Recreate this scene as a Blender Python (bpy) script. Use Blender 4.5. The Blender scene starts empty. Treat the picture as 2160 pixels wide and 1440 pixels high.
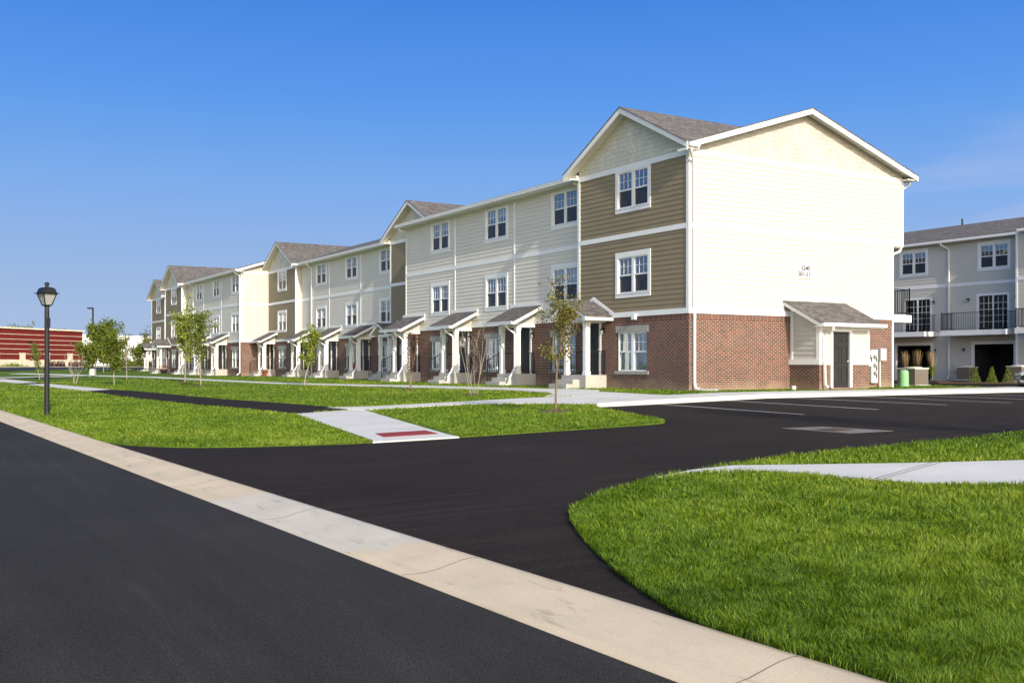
import bpy, bmesh, math, random
import numpy as np
from mathutils import Vector
from mathutils.geometry import tessellate_polygon
random.seed(7); rng = np.random.default_rng(11)
S = bpy.context.scene; COL = S.collection
G = 0.568                                   # grade at the buildings
XC, YC = -23.799, -27.119                   # camera ground position
HEAD = math.radians(31.42)
SN, CS = math.sin(HEAD), math.cos(HEAD)

# ------------------------------------------------------------------ terrain
def DD(x, y): return .99966*(x-XC)+.026*(y-YC)          # distance across the street line
def clamp(t, a=0., b=1.): return min(max(t, a), b)
def yc_of(x, y): return (x-XC)*SN+(y-YC)*CS
def za(x, y):
    d = DD(x, y); far = yc_of(x, y)
    if d < 3.27: base = 0.0
    else: base = .05+.42*clamp((d-3.85)/19.5)
    return base+.0065*clamp(far-95, 0, 105)
def zl(x, y): return za(x, y)+.018+.082*clamp((DD(x, y)-13)/6)

# ------------------------------------------------------------------ materials
def newmat(name):
    m = bpy.data.materials.new(name); m.use_nodes = True
    nt = m.node_tree; b = nt.nodes['Principled BSDF']; return m, nt, b
def N(nt, t, **kw):
    n = nt.nodes.new(t)
    for k, v in kw.items():
        if k in n.inputs: n.inputs[k].default_value = v
        else: setattr(n, k, v)
    return n
def ramp(nt, src, stops):
    r = nt.nodes.new('ShaderNodeValToRGB'); e = r.color_ramp.elements
    while len(e) < len(stops): e.new(.5)
    for i, (p, c) in enumerate(stops):
        e[i].position = p; e[i].color = (c[0], c[1], c[2], 1) if not isinstance(c, (int, float)) else (c, c, c, 1)
    nt.links.new(src, r.inputs[0]); return r.outputs[0]
def mixc(nt, fac, a, b, mode='MIX'):
    n = nt.nodes.new('ShaderNodeMix'); n.data_type = 'RGBA'; n.blend_type = mode
    for k, v in ((0, fac), (6, a), (7, b)):
        if hasattr(v, 'is_linked') or hasattr(v, 'links'): nt.links.new(v, n.inputs[k])
        elif isinstance(v, (int, float)): n.inputs[k].default_value = v
        else: n.inputs[k].default_value = (*v[:3], 1)
    return n.outputs[2]
def noise(nt, scale, detail=4, vec=None, rough=.55, dist=0):
    n = N(nt, 'ShaderNodeTexNoise'); n.inputs['Scale'].default_value = scale
    n.inputs['Detail'].default_value = detail; n.inputs['Roughness'].default_value = rough
    n.inputs['Distortion'].default_value = dist
    if vec is None:
        g = N(nt, 'ShaderNodeNewGeometry'); vec = g.outputs['Position']
    nt.links.new(vec, n.inputs['Vector']); return n.outputs['Fac']
def bump(nt, b, h, s=.5, d=.01):
    n = N(nt, 'ShaderNodeBump'); n.inputs['Strength'].default_value = s; n.inputs['Distance'].default_value = d
    nt.links.new(h, n.inputs['Height']); nt.links.new(n.outputs[0], b.inputs['Normal'])
def sc(c, k): return tuple(min(x*k, 1) for x in c)
def paint(name, c, rough=.6, var=.06, nscale=1.2, grain=None, spec=.3):
    m, nt, b = newmat(name)
    f = noise(nt, nscale, 5)
    col = ramp(nt, f, [(.3, sc(c, 1-var)), (.7, sc(c, 1+var))])
    nt.links.new(col, b.inputs['Base Color']); b.inputs['Roughness'].default_value = rough
    b.inputs['Specular IOR Level'].default_value = spec
    if grain: bump(nt, b, noise(nt, grain, 3), .4, .004)
    return m
M = {}
M['white'] = paint('white_trim_paint', (.77, .765, .745), .5, .03)
M['siding_rear'] = paint('greige_siding_shade_tone', (.53, .505, .45), .65, .04, .7, 60)  # same greige siding, with the shade of the court put into its colour
M['siding'] = paint('greige_lap_siding', (.64, .60, .525), .65, .035, .7, 60)
M['siding_end'] = paint('greige_siding_sun_offset', (.48, .466, .432), .65, .03, .7, 60)  # same greige siding, base darkened to offset full sun on the end walls
M['tan'] = paint('olive_tan_lap_siding', (.245, .198, .122), .65, .05, .7, 60)
M['darkmetal'] = paint('black_metal_rail', (.014, .014, .016), .4, .1)
M['door'] = paint('dark_brown_door_paint', (.026, .023, .023), .4, .1)
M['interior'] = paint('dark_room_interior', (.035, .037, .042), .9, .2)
M['lintel'] = paint('cast_stone', (.33, .315, .28), .8, .1, 6, 120)
M['curtain'] = paint('window_blind', (.55, .56, .52), .8, .05)
M['lamp_glass'] = paint('frosted_lamp_glass', (.30, .30, .29), .25, .03)
M['greybox'] = paint('galvanised_meter_enclosure', (.46, .48, .49), .45, .06)
M['acbody'] = paint('taupe_condenser_casing', (.20, .17, .14), .6, .08)
M['actop'] = paint('light_condenser_top', (.55, .53, .48), .6, .08)
M['green_ped'] = paint('pale_green_plastic', (.22, .42, .22), .6, .05)
M['mulch'] = paint('brown_bark_mulch', (.10, .062, .036), .95, .5, 25, 60)
M['bark'] = paint('young_tree_bark', (.20, .14, .10), .9, .35, 18, 60)
M['palebark'] = paint('pale_grey_bark', (.30, .27, .22), .9, .3, 18, 60)
M['red'] = paint('dark_red_store_wall', (.135, .010, .009), .8, .12, .15)
M['stone'] = paint('cream_split_block', (.62, .53, .40), .85, .10, .6, 20)
M['whitewall'] = paint('white_warehouse_wall', (.78, .77, .76), .8, .03, .05)
M['carpaint'] = paint('silver_car_paint', (.55, .57, .58), .25, .02)
M['rubber'] = paint('tyre_rubber', (.02, .02, .02), .8, .1)
M['chrome'] = paint('alloy', (.5, .5, .5), .3, .02)
M['terracotta'] = paint('terracotta_pot', (.35, .07, .035), .7, .1)
M['flower'] = paint('orange_flowers', (.55, .12, .03), .8, .4, 20)
M['rust'] = paint('rusty_cast_iron', (.055, .032, .024), .8, .4, 30)
M['pvc'] = paint('white_plastic', (.78, .78, .77), .4, .02)
M['ink'] = paint('grey_sign_lettering', (.05, .05, .05), .6, .02)

def asphalt(name, c, grain, speck=.5, streak=None):
    m, nt, b = newmat(name)
    f = noise(nt, grain, 2, rough=.8); big = noise(nt, .35, 5)
    col = ramp(nt, f, [(.30, sc(c, 1-speck)), (.5, c), (.72, sc(c, 1+speck*1.4))])
    col2 = ramp(nt, big, [(.3, .80), (.7, 1.16)])
    o = mixc(nt, 1., col, col2, 'MULTIPLY')
    if streak:
        mp = N(nt, 'ShaderNodeMapping'); mp.inputs['Scale'].default_value = streak[0]; mp.inputs['Rotation'].default_value = (0, 0, streak[1])
        g = N(nt, 'ShaderNodeNewGeometry'); nt.links.new(g.outputs['Position'], mp.inputs[0])
        s_ = noise(nt, 1.3, 7, mp.outputs[0], .65, .6)
        o = mixc(nt, 1., o, ramp(nt, s_, [(.35, 1-streak[2]), (.55, 1.), (.72, 1+streak[2]*2.2)]), 'MULTIPLY')
    nt.links.new(o, b.inputs['Base Color'])
    b.inputs['Roughness'].default_value = .95; b.inputs['Specular IOR Level'].default_value = .12
    bump(nt, b, f, .6, .006); return m
M['street'] = asphalt('worn_grey_asphalt', (.030, .0285, .0262), 95, .7, ((2.2, .12, 1), .03, .12))
M['asphalt'] = asphalt('fresh_black_asphalt', (.0205, .0150, .0120), 60, .55, ((.25, 3.5, 1), .25, .25))
M['farasphalt'] = asphalt('sealed_asphalt_road', (.035, .038, .05), 20, .3)
def concrete(name, c, joints=None, stain=.25, grain=70):
    m, nt, b = newmat(name)
    f = noise(nt, grain, 3, rough=.7); big = noise(nt, .9, 7, rough=.6)
    col = ramp(nt, big, [(.28, sc(c, 1-stain)), (.55, c), (.8, sc(c, 1.12))])
    fine = ramp(nt, f, [(.3, .86), (.6, 1.04)])
    o = mixc(nt, 1., col, fine, 'MULTIPLY')
    nt.links.new(o, b.inputs['Base Color']); b.inputs['Roughness'].default_value = .85
    b.inputs['Specular IOR Level'].default_value = .2
    bump(nt, b, f, .35, .004); return m, nt, b, o
M['walk'] = concrete('pale_broom_concrete', (.55, .535, .495), stain=.10)[0]
M['porch'] = concrete('cast_concrete_steps', (.45, .435, .39), stain=.15)[0]
M['pad'] = concrete('drain_pad_concrete', (.17, .155, .14), stain=.2)[0]
def kerbmat():
    m, nt, b, o = concrete('weathered_kerb_concrete', (.56, .46, .325), stain=.15, grain=90)
    g = N(nt, 'ShaderNodeNewGeometry'); sp = N(nt, 'ShaderNodeSeparateXYZ'); nt.links.new(g.outputs['Position'], sp.inputs[0])
    # one newer grey pour, with feathered end
    wob = noise(nt, 2.2, 3)
    a = N(nt, 'ShaderNodeMath', operation='MULTIPLY_ADD'); nt.links.new(wob, a.inputs[0]); a.inputs[1].default_value = 1.6
    nt.links.new(sp.outputs['Y'], a.inputs[2])
    k1 = N(nt, 'ShaderNodeMapRange'); k1.inputs[1].default_value = -18.9; k1.inputs[2].default_value = -18.75; nt.links.new(a.outputs[0], k1.inputs[0])
    k2 = N(nt, 'ShaderNodeMapRange'); k2.inputs[1].default_value = -14.9; k2.inputs[2].default_value = -15.3; nt.links.new(a.outputs[0], k2.inputs[0])
    mm = N(nt, 'ShaderNodeMath', operation='MULTIPLY'); nt.links.new(k1.outputs[0], mm.inputs[0]); nt.links.new(k2.outputs[0], mm.inputs[1])
    grey = mixc(nt, 1., o, (.93, 1.02, 1.2), 'MULTIPLY')
    o2 = mixc(nt, mm.outputs[0], o, grey)
    # dark scuffs and hairline cracks
    mp = N(nt, 'ShaderNodeMapping'); mp.inputs['Scale'].default_value = (4.5, 1.0, 1); nt.links.new(g.outputs['Position'], mp.inputs[0])
    s_ = noise(nt, 1.6, 9, mp.outputs[0], .75, .5)
    o3 = mixc(nt, 1., o2, ramp(nt, s_, [(.33, .62), (.42, .96), (.6, 1.)]), 'MULTIPLY')
    v = N(nt, 'ShaderNodeTexVoronoi', feature='DISTANCE_TO_EDGE'); v.inputs['Scale'].default_value = .55
    n2 = N(nt, 'ShaderNodeTexNoise'); n2.inputs['Scale'].default_value = 1.6; nt.links.new(g.outputs['Position'], n2.inputs['Vector'])
    nt.links.new(mixc(nt, .25, g.outputs['Position'], n2.outputs['Color']), v.inputs['Vector'])
    cr = ramp(nt, v.outputs['Distance'], [(.0, .5), (.004, 1.)])
    o4 = mixc(nt, .0, o3, cr, 'MULTIPLY')
    nt.links.new(o4, b.inputs['Base Color']); return m
M['kerb'] = kerbmat()

def brickmat(name, bw, bh, mortar, c1, c2, mort, off=.5, rough=.85, bs=.5, stain=False, mix=0.0):
    m, nt, b = newmat(name)
    uv = N(nt, 'ShaderNodeUVMap')
    t = N(nt, 'ShaderNodeTexBrick'); t.offset = off
    t.inputs['Scale'].default_value = 1; t.inputs['Brick Width'].default_value = bw; t.inputs['Row Height'].default_value = bh
    t.inputs['Mortar Size'].default_value = mortar; t.inputs['Mortar Smooth'].default_value = .1; t.inputs['Bias'].default_value = mix
    t.inputs['Color1'].default_value = (*c1, 1); t.inputs['Color2'].default_value = (*c2, 1); t.inputs['Mortar'].default_value = (*mort, 1)
    nt.links.new(uv.outputs[0], t.inputs['Vector'])
    big = noise(nt, 1.1, 4); col = mixc(nt, 1., t.outputs['Color'], ramp(nt, big, [(.3, .90), (.7, 1.10)]), 'MULTIPLY')
    fine_ = noise(nt, 9, 3, rough=.8); col = mixc(nt, 1., col, ramp(nt, fine_, [(.3, .86), (.7, 1.14)]), 'MULTIPLY')
    if stain:
        g = N(nt, 'ShaderNodeNewGeometry'); sp = N(nt, 'ShaderNodeSeparateXYZ'); nt.links.new(g.outputs['Position'], sp.inputs[0])
        w = noise(nt, 1.6, 5)
        a = N(nt, 'ShaderNodeMath', operation='MULTIPLY_ADD'); nt.links.new(w, a.inputs[0]); a.inputs[1].default_value = -.9; nt.links.new(sp.outputs['Z'], a.inputs[2])
        k = N(nt, 'ShaderNodeMapRange'); k.inputs[1].default_value = .50; k.inputs[2].default_value = .02; k.inputs[4].default_value = .62; nt.links.new(a.outputs[0], k.inputs[0])
        col = mixc(nt, k.outputs[0], col, (.36, .27, .17))
    nt.links.new(col, b.inputs['Base Color']); b.inputs['Roughness'].default_value = rough
    b.inputs['Specular IOR Level'].default_value = .2
    inv = N(nt, 'ShaderNodeMath', operation='SUBTRACT'); inv.inputs[0].default_value = 1; nt.links.new(t.outputs['Fac'], inv.inputs[1])
    bump(nt, b, inv.outputs[0], bs, .006); return m, nt, b
M['brick'] = brickmat('red_brown_brick', .205, .0687, .0105, (.155, .033, .021), (.040, .016, .014), (.33, .27, .215), stain=True)[0]
M['soldier'] = brickmat('upright_brick_course', 30., .0687, .0105, (.155, .033, .021), (.040, .016, .014), (.33, .27, .215), off=0)[0]
M['shingle'] = brickmat('brown_grey_shingles', .21, .125, .005, (.165, .149, .138), (.085, .078, .075), (.05, .046, .043), rough=.95)[0]
M['shake'] = brickmat('staggered_shake_siding', .19, .17, .0045, (.64, .61, .52), (.57, .54, .46), (.27, .25, .21), off=.37)[0]
M['shake_end'] = brickmat('shake_siding_sun_offset', .19, .17, .0045, (.50, .482, .435), (.44, .424, .38), (.22, .21, .185), off=.37)[0]  # darker copy of the shakes, offsetting the full sun on the gable end
M['tactile'] = brickmat('red_tactile_paving', .06, .06, .012, (.32, .055, .05), (.28, .045, .04), (.20, .03, .03), off=0)[0]

def glassmat():
    m, nt, b = newmat('window_glass'); nt.nodes.remove(b); out = nt.nodes['Material Output']
    tr = N(nt, 'ShaderNodeBsdfTransparent'); tr.inputs[0].default_value = (.72, .80, .84, 1)
    gl = N(nt, 'ShaderNodeBsdfGlossy'); gl.inputs['Roughness'].default_value = .03; gl.inputs[0].default_value = (.86, .93, 1, 1)
    lw = N(nt, 'ShaderNodeLayerWeight'); lw.inputs[0].default_value = .42
    mr = N(nt, 'ShaderNodeMapRange'); mr.inputs[3].default_value = .22; mr.inputs[4].default_value = .75; nt.links.new(lw.outputs['Fresnel'], mr.inputs[0])
    nz = noise(nt, 1.5, 2); bp = N(nt, 'ShaderNodeBump'); bp.inputs['Strength'].default_value = .02; bp.inputs['Distance'].default_value = .02
    nt.links.new(nz, bp.inputs['Height']); nt.links.new(bp.outputs[0], gl.inputs['Normal'])
    mx = N(nt, 'ShaderNodeMixShader'); nt.links.new(mr.outputs[0], mx.inputs[0]); nt.links.new(tr.outputs[0], mx.inputs[1]); nt.links.new(gl.outputs[0], mx.inputs[2])
    nt.links.new(mx.outputs[0], out.inputs[0]); return m
M['glass'] = glassmat()
M['screen'] = paint('insect_screen', (.045, .045, .052), .8, .15, 3)

def leafmat(name, cs, trans=.35, attr=True):
    m, nt, b = newmat(name); out = nt.nodes['Material Output']
    a = N(nt, 'ShaderNodeAttribute', attribute_name='tint')
    n_ = len(cs); col = ramp(nt, a.outputs['Fac'], [(i/(n_-1), c) for i, c in enumerate(cs)])
    nt.links.new(col, b.inputs['Base Color']); b.inputs['Roughness'].default_value = .55; b.inputs['Specular IOR Level'].default_value = .25
    t = N(nt, 'ShaderNodeBsdfTranslucent'); nt.links.new(col, t.inputs[0])
    mx = N(nt, 'ShaderNodeMixShader'); mx.inputs[0].default_value = trans
    nt.links.new(b.outputs[0], mx.inputs[1]); nt.links.new(t.outputs[0], mx.inputs[2]); nt.links.new(mx.outputs[0], out.inputs[0]); return m
M['blade'] = leafmat('grass_blades', [(.042, .085, .006), (.095, .172, .008), (.165, .250, .010), (.31, .34, .045)], .28)
M['blade_far'] = leafmat('mown_grass_blades', [(.066, .118, .007), (.105, .178, .008), (.155, .232, .012), (.27, .30, .045)], .25)
M['leaf'] = leafmat('green_leaves', [(.07, .10, .015), (.15, .19, .025), (.24, .28, .04)], .4)
M['leaf_pear'] = leafmat('olive_autumn_leaves', [(.16, .055, .03), (.15, .13, .03), (.20, .21, .04), (.32, .30, .06)], .4)
M['leaf_bright'] = leafmat('bright_lime_leaves', [(.10, .14, .015), (.22, .28, .03), (.36, .40, .06)], .4)
M['leaf_purple'] = leafmat('purple_leaves', [(.05, .012, .014), (.10, .025, .025), (.14, .05, .035)], .3)
M['straw'] = leafmat('straw_plumes', [(.25, .16, .07), (.42, .28, .12), (.5, .38, .2)], .3)
def soil(k=1., name='turf_ground'):
    m, nt, b = newmat(name)
    f = noise(nt, 14, 5, rough=.7); big = noise(nt, .55, 5)
    c = ramp(nt, f, [(.3, sc((.045, .075, .010), k)), (.55, sc((.095, .150, .016), k)), (.8, sc((.17, .225, .03), k))])
    o = mixc(nt, 1., c, ramp(nt, big, [(.3, .75), (.7, 1.25)]), 'MULTIPLY')
    nt.links.new(o, b.inputs['Base Color']); b.inputs['Roughness'].default_value = .95; b.inputs['Specular IOR Level'].default_value = .1
    bump(nt, b, f, .9, .05); return m
M['turf'] = soil(); M['turf_deep'] = soil(.42, 'turf_ground_gap_shade')  # second turf copy darkened, shade between long blades put into its colour

# ------------------------------------------------------------------ mesh builder
class MB:
    def __init__(s): s.v = []; s.f = []; s.uv = []
    def face(s, pts, mode=None):
        i = len(s.v); s.v += [tuple(p) for p in pts]; s.f.append(tuple(range(i, i+len(pts))))
        if mode is None:
            a, b_, c = Vector(pts[0]), Vector(pts[1]), Vector(pts[2]); n = (b_-a).cross(c-b_)
            n = [abs(q) for q in n]
            mode = 'yz' if n[0] >= max(n[1], n[2]) else ('xz' if n[1] >= n[2] else 'xy')
        ax = {'x': 0, 'y': 1, 'z': 2}
        s.uv += [(p[ax[mode[0]]], p[ax[mode[1]]]) for p in pts]
    def box(s, x0, x1, y0, y1, z0, z1, mode=None):
        x0, x1 = min(x0, x1), max(x0, x1); y0, y1 = min(y0, y1), max(y0, y1); z0, z1 = min(z0, z1), max(z0, z1)
        P = [(x0, y0, z0), (x1, y0, z0), (x1, y1, z0), (x0, y1, z0), (x0, y0, z1), (x1, y0, z1), (x1, y1, z1), (x0, y1, z1)]
        for q in ((0, 3, 2, 1), (4, 5, 6, 7), (0, 1, 5, 4), (1, 2, 6, 5), (2, 3, 7, 6), (3, 0, 4, 7)): s.face([P[k] for k in q], mode)
    def prism(s, poly, vec, mode=None, cap=None):
        vec = Vector(vec); a = [Vector(p) for p in poly]; b_ = [p+vec for p in a]; n = len(a)
        s.face([tuple(p) for p in a][::-1], cap or mode); s.face([tuple(p) for p in b_], cap or mode)
        for i in range(n):
            j = (i+1) % n; s.face([tuple(a[i]), tuple(a[j]), tuple(b_[j]), tuple(b_[i])], mode)
    def tube(s, pts, rad, n=8, caps=True):
        rings = []; up0 = None
        for k, p in enumerate(pts):
            p = Vector(p); t = (Vector(pts[min(k+1, len(pts)-1)])-Vector(pts[max(k-1, 0)])).normalized()
            ref = up0 if up0 is not None and abs(up0.dot(t)) < .95 else (Vector((0, 0, 1)) if abs(t.z) < .9 else Vector((1, 0, 0)))
            a = t.cross(ref).normalized(); b_ = t.cross(a).normalized(); up0 = ref
            r = rad[k] if isinstance(rad, (list, tuple)) else rad; off = math.pi/4 if n == 4 else 0
            rings.append([tuple(p+a*(r*math.cos(2*math.pi*i/n+off))+b_*(r*math.sin(2*math.pi*i/n+off))) for i in range(n)])
        for k in range(len(rings)-1):
            for i in range(n):
                j = (i+1) % n; s.face([rings[k][i], rings[k][j], rings[k+1][j], rings[k+1][i]])
        if caps: s.face(rings[0][::-1]); s.face(rings[-1])
    def lathe(s, prof, c=(0, 0, 0), n=16, sq=False):
        rr = []
        for r, z in prof:
            off = math.pi/4 if sq else 0
            rr.append([(c[0]+r*math.cos(2*math.pi*i/n+off), c[1]+r*math.sin(2*math.pi*i/n+off), c[2]+z) for i in range(n)])
        for k in range(len(rr)-1):
            for i in range(n):
                j = (i+1) % n; s.face([rr[k][i], rr[k][j], rr[k+1][j], rr[k+1][i]])
        s.face(rr[0][::-1]); s.face(rr[-1])
    def build(s, name, mat, parent=None, origin=(0, 0, 0), loc=None, smooth=False):
        me = bpy.data.meshes.new(name); o_ = origin
        me.from_pydata([(p[0]-o_[0], p[1]-o_[1], p[2]-o_[2]) for p in s.v], [], s.f)
        uvl = me.uv_layers.new(name='UVMap'); uvl.data.foreach_set('uv', np.array(s.uv, dtype=np.float32).ravel())
        if smooth:
            bm = bmesh.new(); bm.from_mesh(me); bmesh.ops.remove_doubles(bm, verts=bm.verts, dist=1e-5); bm.to_mesh(me); bm.free()
            me.polygons.foreach_set('use_smooth', [True]*len(me.polygons))
        me.materials.append(mat); o = bpy.data.objects.new(name, me); COL.objects.link(o)
        if parent: o.parent = parent
        if loc is not None: o.location = loc
        return o
def tag(o, label=None, cat=None, group=None, kind=None):
    for k, v in (('label', label), ('category', cat), ('group', group), ('kind', kind)):
        if v: o[k] = v
    return o
def thing(name, label, cat, loc=(0, 0, 0), rz=0, group=None):
    o = bpy.data.objects.new(name, None); o.empty_display_size = .3; COL.objects.link(o)
    o.location = loc; o.rotation_euler = (0, 0, rz); return tag(o, label, cat, group)
def struct(o, k='structure'): o['kind'] = k; return o
def kids(o): return [c for c in bpy.data.objects if c.parent == o]
def copy_tree(o, parent=None, loc=None, cm=None):
    cm = cm or {}
    c = o.copy(); COL.objects.link(c)
    if parent is not None: c.parent = parent
    if loc is not None: c.location = loc
    for ch in kids(o): copy_tree(ch, c)
    return c
def text_mesh(txt, size, mat, name, parent, M4):
    cu = bpy.data.curves.new('t', 'FONT'); cu.body = txt; cu.size = size; cu.extrude = .004; cu.offset = size*.035; cu.align_x = 'CENTER'; cu.align_y = 'CENTER'
    cu.space_line = .95
    o = bpy.data.objects.new('t', cu); COL.objects.link(o); dg = bpy.context.evaluated_depsgraph_get(); dg.update()
    me = bpy.data.meshes.new_from_object(o.evaluated_get(dg)); bpy.data.objects.remove(o); me.name = name
    me.transform(M4); me.materials.clear(); me.materials.append(mat)
    r = bpy.data.objects.new(name, me); COL.objects.link(r); r.parent = parent; return r
from mathutils import Matrix
R_FX = Matrix(((0, 0, -1, 0), (-1, 0, 0, 0), (0, 1, 0, 0), (0, 0, 0, 1)))   # text on a face looking to -x (reads towards -y)
R_FY = Matrix(((1, 0, 0, 0), (0, 0, -1, 0), (0, 1, 0, 0), (0, 0, 0, 1)))    # text on a face looking to -y

# ------------------------------------------------------------------ ground sheets
def drape(name, poly, off, mat, hf=za, step=None, skirt=.12, kind='structure', jitter=0):
    bm = bmesh.new(); vs = [bm.verts.new((x, y, 0)) for x, y in poly]
    for tri in tessellate_polygon([[Vector((x, y, 0)) for x, y in poly]]): bm.faces.new([vs[i] for i in tri])
    def cut(co, no): bmesh.ops.bisect_plane(bm, geom=bm.verts[:]+bm.edges[:]+bm.faces[:], plane_co=co, plane_no=no, dist=1e-5)
    for d in (3.27, 3.85, 13, 19, 23.35): cut((XC+d/.99966, YC, 0), (.99966, .026, 0))
    for far in (95, 200): cut((XC+far*SN, YC+far*CS, 0), (SN, CS, 0))
    if step:
        xs = [v.co.x for v in bm.verts]; ys = [v.co.y for v in bm.verts]
        k = math.floor(min(xs)/step)*step
        while k < max(xs): cut((k, 0, 0), (1, 0, 0)); k += step
        k = math.floor(min(ys)/step)*step
        while k < max(ys): cut((0, k, 0), (0, 1, 0)); k += step
    for v in bm.verts: v.co.z = hf(v.co.x, v.co.y)+off
    bmesh.ops.recalc_face_normals(bm, faces=bm.faces[:])
    if sum(f.normal.z for f in bm.faces) < 0: bmesh.ops.reverse_faces(bm, faces=bm.faces[:])
    if skirt:
        be = [e for e in bm.edges if len(e.link_faces) == 1]
        r = bmesh.ops.extrude_edge_only(bm, edges=be)
        for v in [g for g in r['geom'] if isinstance(g, bmesh.types.BMVert)]: v.co.z -= skirt
    uvl = bm.loops.layers.uv.new('UVMap')
    for f in bm.faces:
        for l in f.loops: l[uvl].uv = (l.vert.co.x, l.vert.co.y)
    me = bpy.data.meshes.new(name); bm.to_mesh(me); bm.free(); me.materials.append(mat)
    o = bpy.data.objects.new(name, me); COL.objects.link(o)
    if kind: o['kind'] = kind
    return o
def smooth_poly(pts, it=2):
    for _ in range(it):
        q = []
        for i in range(len(pts)-1):
            a, b_ = pts[i], pts[i+1]
            q += [(a[0]*.75+b_[0]*.25, a[1]*.75+b_[1]*.25), (a[0]*.25+b_[0]*.75, a[1]*.25+b_[1]*.75)]
        pts = [pts[0]]+q+[pts[-1]]
    return pts
def kx(d, y): return XC+(d-.026*(y-YC))/.99966

# base sheet to the horizon
drape('ground', [(-900, -300), (900, -300), (900, 1200), (-900, 1200)], -.03, M['turf'], skirt=0)
drape('street', [(XC-12, -60), (kx(3.27, -60), -60), (kx(3.27, 400), 400), (XC-22, 400)], 0.0, M['street'], hf=lambda x, y: .002+.0065*clamp(yc_of(x, y)-95, 0, 105), skirt=0)
kb = MB(); prof = [(3.262, -.03), (3.27, .008), (3.42, .004), (3.55, .018), (3.66, .045), (3.76, .068), (3.84, .076), (3.90, .074), (3.905, -.03)]
ys = [-60+4*i for i in range(0, 45)]+[150, 220, 400]
for i in range(len(ys)-1):
    for j in range(len(prof)-1):
        q = []
        for (d, z), y in ((prof[j], ys[i]), (prof[j+1], ys[i]), (prof[j+1], ys[i+1]), (prof[j], ys[i+1])):
            x = kx(d, y); q.append((x, y, z+.0065*clamp(yc_of(x, y)-95, 0, 105)))
        kb.face(q, 'xy')
struct(kb.build('kerb', M['kerb'], smooth=True))
# saw-cut joints across the kerb, thin dark grooves sitting in the surface
jt = MB()
for y in (-26.6, -23.6, -20.55, -17.5, -14.4, -11.3, -8.2, -5.1, -2, 1.1, 4.2, 7.3):
    pts = prof[1:-1]
    for a, b_ in zip(pts[:-1], pts[1:]):
        jt.face([(kx(a[0], y), y, a[1]+.003), (kx(b_[0], y), y, b_[1]+.003), (kx(b_[0], y), y+.008, b_[1]+.003), (kx(a[0], y), y+.008, a[1]+.003)], 'xy')
struct(jt.build('kerb_joint', M['pad']))

# asphalt drive, parking bay row and the court behind the buildings (one connected pavement)
drive = [(kx(3.9, -27), -27), (90, -27), (90, 5.2), (31.4, 5.2), (31.4, 60), (16.5, 60), (16.5, 1.5), (14.0, -.6), (13.2, -4.6), (-9, -4.6), (-9, -9), (-22, -4), (kx(3.9, -4), -4)]
drape('driveway', [(kx(3.9, -26.5), -26.5), (90, -26.5), (90, 60), (16.6, 60), (16.6, 2.2), (13.6, -3.4), (13.2, -4.72), (-8, -4.6), (-9, -8), (kx(3.9, -6.2), -6.2)], 0, M['asphalt'], skirt=.05)

lawnN_edge = [(kx(3.9, -5.9), -5.9), (-20.5, -6.93), (-20.15, -8.2), (-19.5, -9.3), (-18.6, -9.95), (-17.3, -10.55), (-16.3, -10.75), (-13.3, -10.8), (-11, -10.82), (-10.1, -10.75), (-9.7, -10.3), (-9.35, -9.35), (-8.6, -7.1), (-7.7, -4.9), (-7.3, -4.55)]
lawn_n = smooth_poly(lawnN_edge, 2)+[(5.0, -2.85), (13.4, -2.7), (14.6, -1.2), (15.6, 2.4), (15.2, 9), (12.5, 14), (12, 100), (-8, 118), (kx(3.9, 118), 118)]
drape('lawn', lawn_n, 0, M['turf'], hf=zl, step=4, skirt=.12)
lawnS_edge = [(kx(3.9, -60), -60), (kx(3.9, -30), -30), (kx(3.9, -23.4), -23.4), (-20.0, -22.85), (-19.72, -21.95), (-19.31, -21.0), (-18.89, -20.14), (-18.5, -19.43), (-18.1, -18.9), (-17.31, -18.31), (-16.13, -17.75), (-15.2, -17.5), (-14.06, -17.2), (-12.56, -17.0), (-10.42, -17.0), (-7.9, -17.1), (10, -17.3), (40, -17.3)]
lawn_s = smooth_poly(lawnS_edge, 2)+[(40, -60)]
drape('lawn', lawn_s, -.015, M['turf_deep'], hf=zl, step=4, skirt=.12)

path = [(-16.67, 62), (-16.0, 46.01), (-15.6, 26), (-15.6, 14), (-15.35, 7.65), (-14.85, 2.37), (-14.69, -1.25), (-12.72, -1.15), (-12.8, 1.4), (-12.98, 4.67), (-13.5, 10.05), (-13.8, 21), (-14.3, 27.45), (-14.94, 45.15), (-15.1, 62)]
path_a = [(-15.6, 26), (-15.6, 14), (-15.35, 7.65), (-14.85, 2.37), (-14.69, -1.22), (-12.9, -.6), (-12.8, 1.4), (-12.98, 4.67), (-13.5, 10.05), (-13.8, 21), (-14.3, 27.0)]
path_c = [(-16.2, 46.0), (-15.6, 26), (-14.3, 27.0), (-14.94, 45.15)]
path_d = [(-17.6, 95), (-16.9, 62), (-16.3, 50.6), (-14.95, 50.9), (-15.3, 75), (-15.7, 95)]
drape('path', path_a, .022, M['asphalt'], hf=zl)
drape('path', path_c, .024, M['walk'], hf=zl); drape('path', path_d, .024, M['walk'], hf=zl)
drape('crossing_lane', [(-16.2, 46.2), (-14.95, 45.3), (-14.95, 50.8), (-16.3, 50.5)], .018, M['asphalt'], hf=zl)
drape('path_ramp', [(-14.69, -1.28), (-16.42, -10.05), (-16.62, -10.72), (-14.98, -10.84), (-14.88, -10.2), (-12.7, -1.25), (-12.6, -.2), (-12.85, -.55)], .010, M['walk'], hf=zl, skirt=.14)
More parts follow.
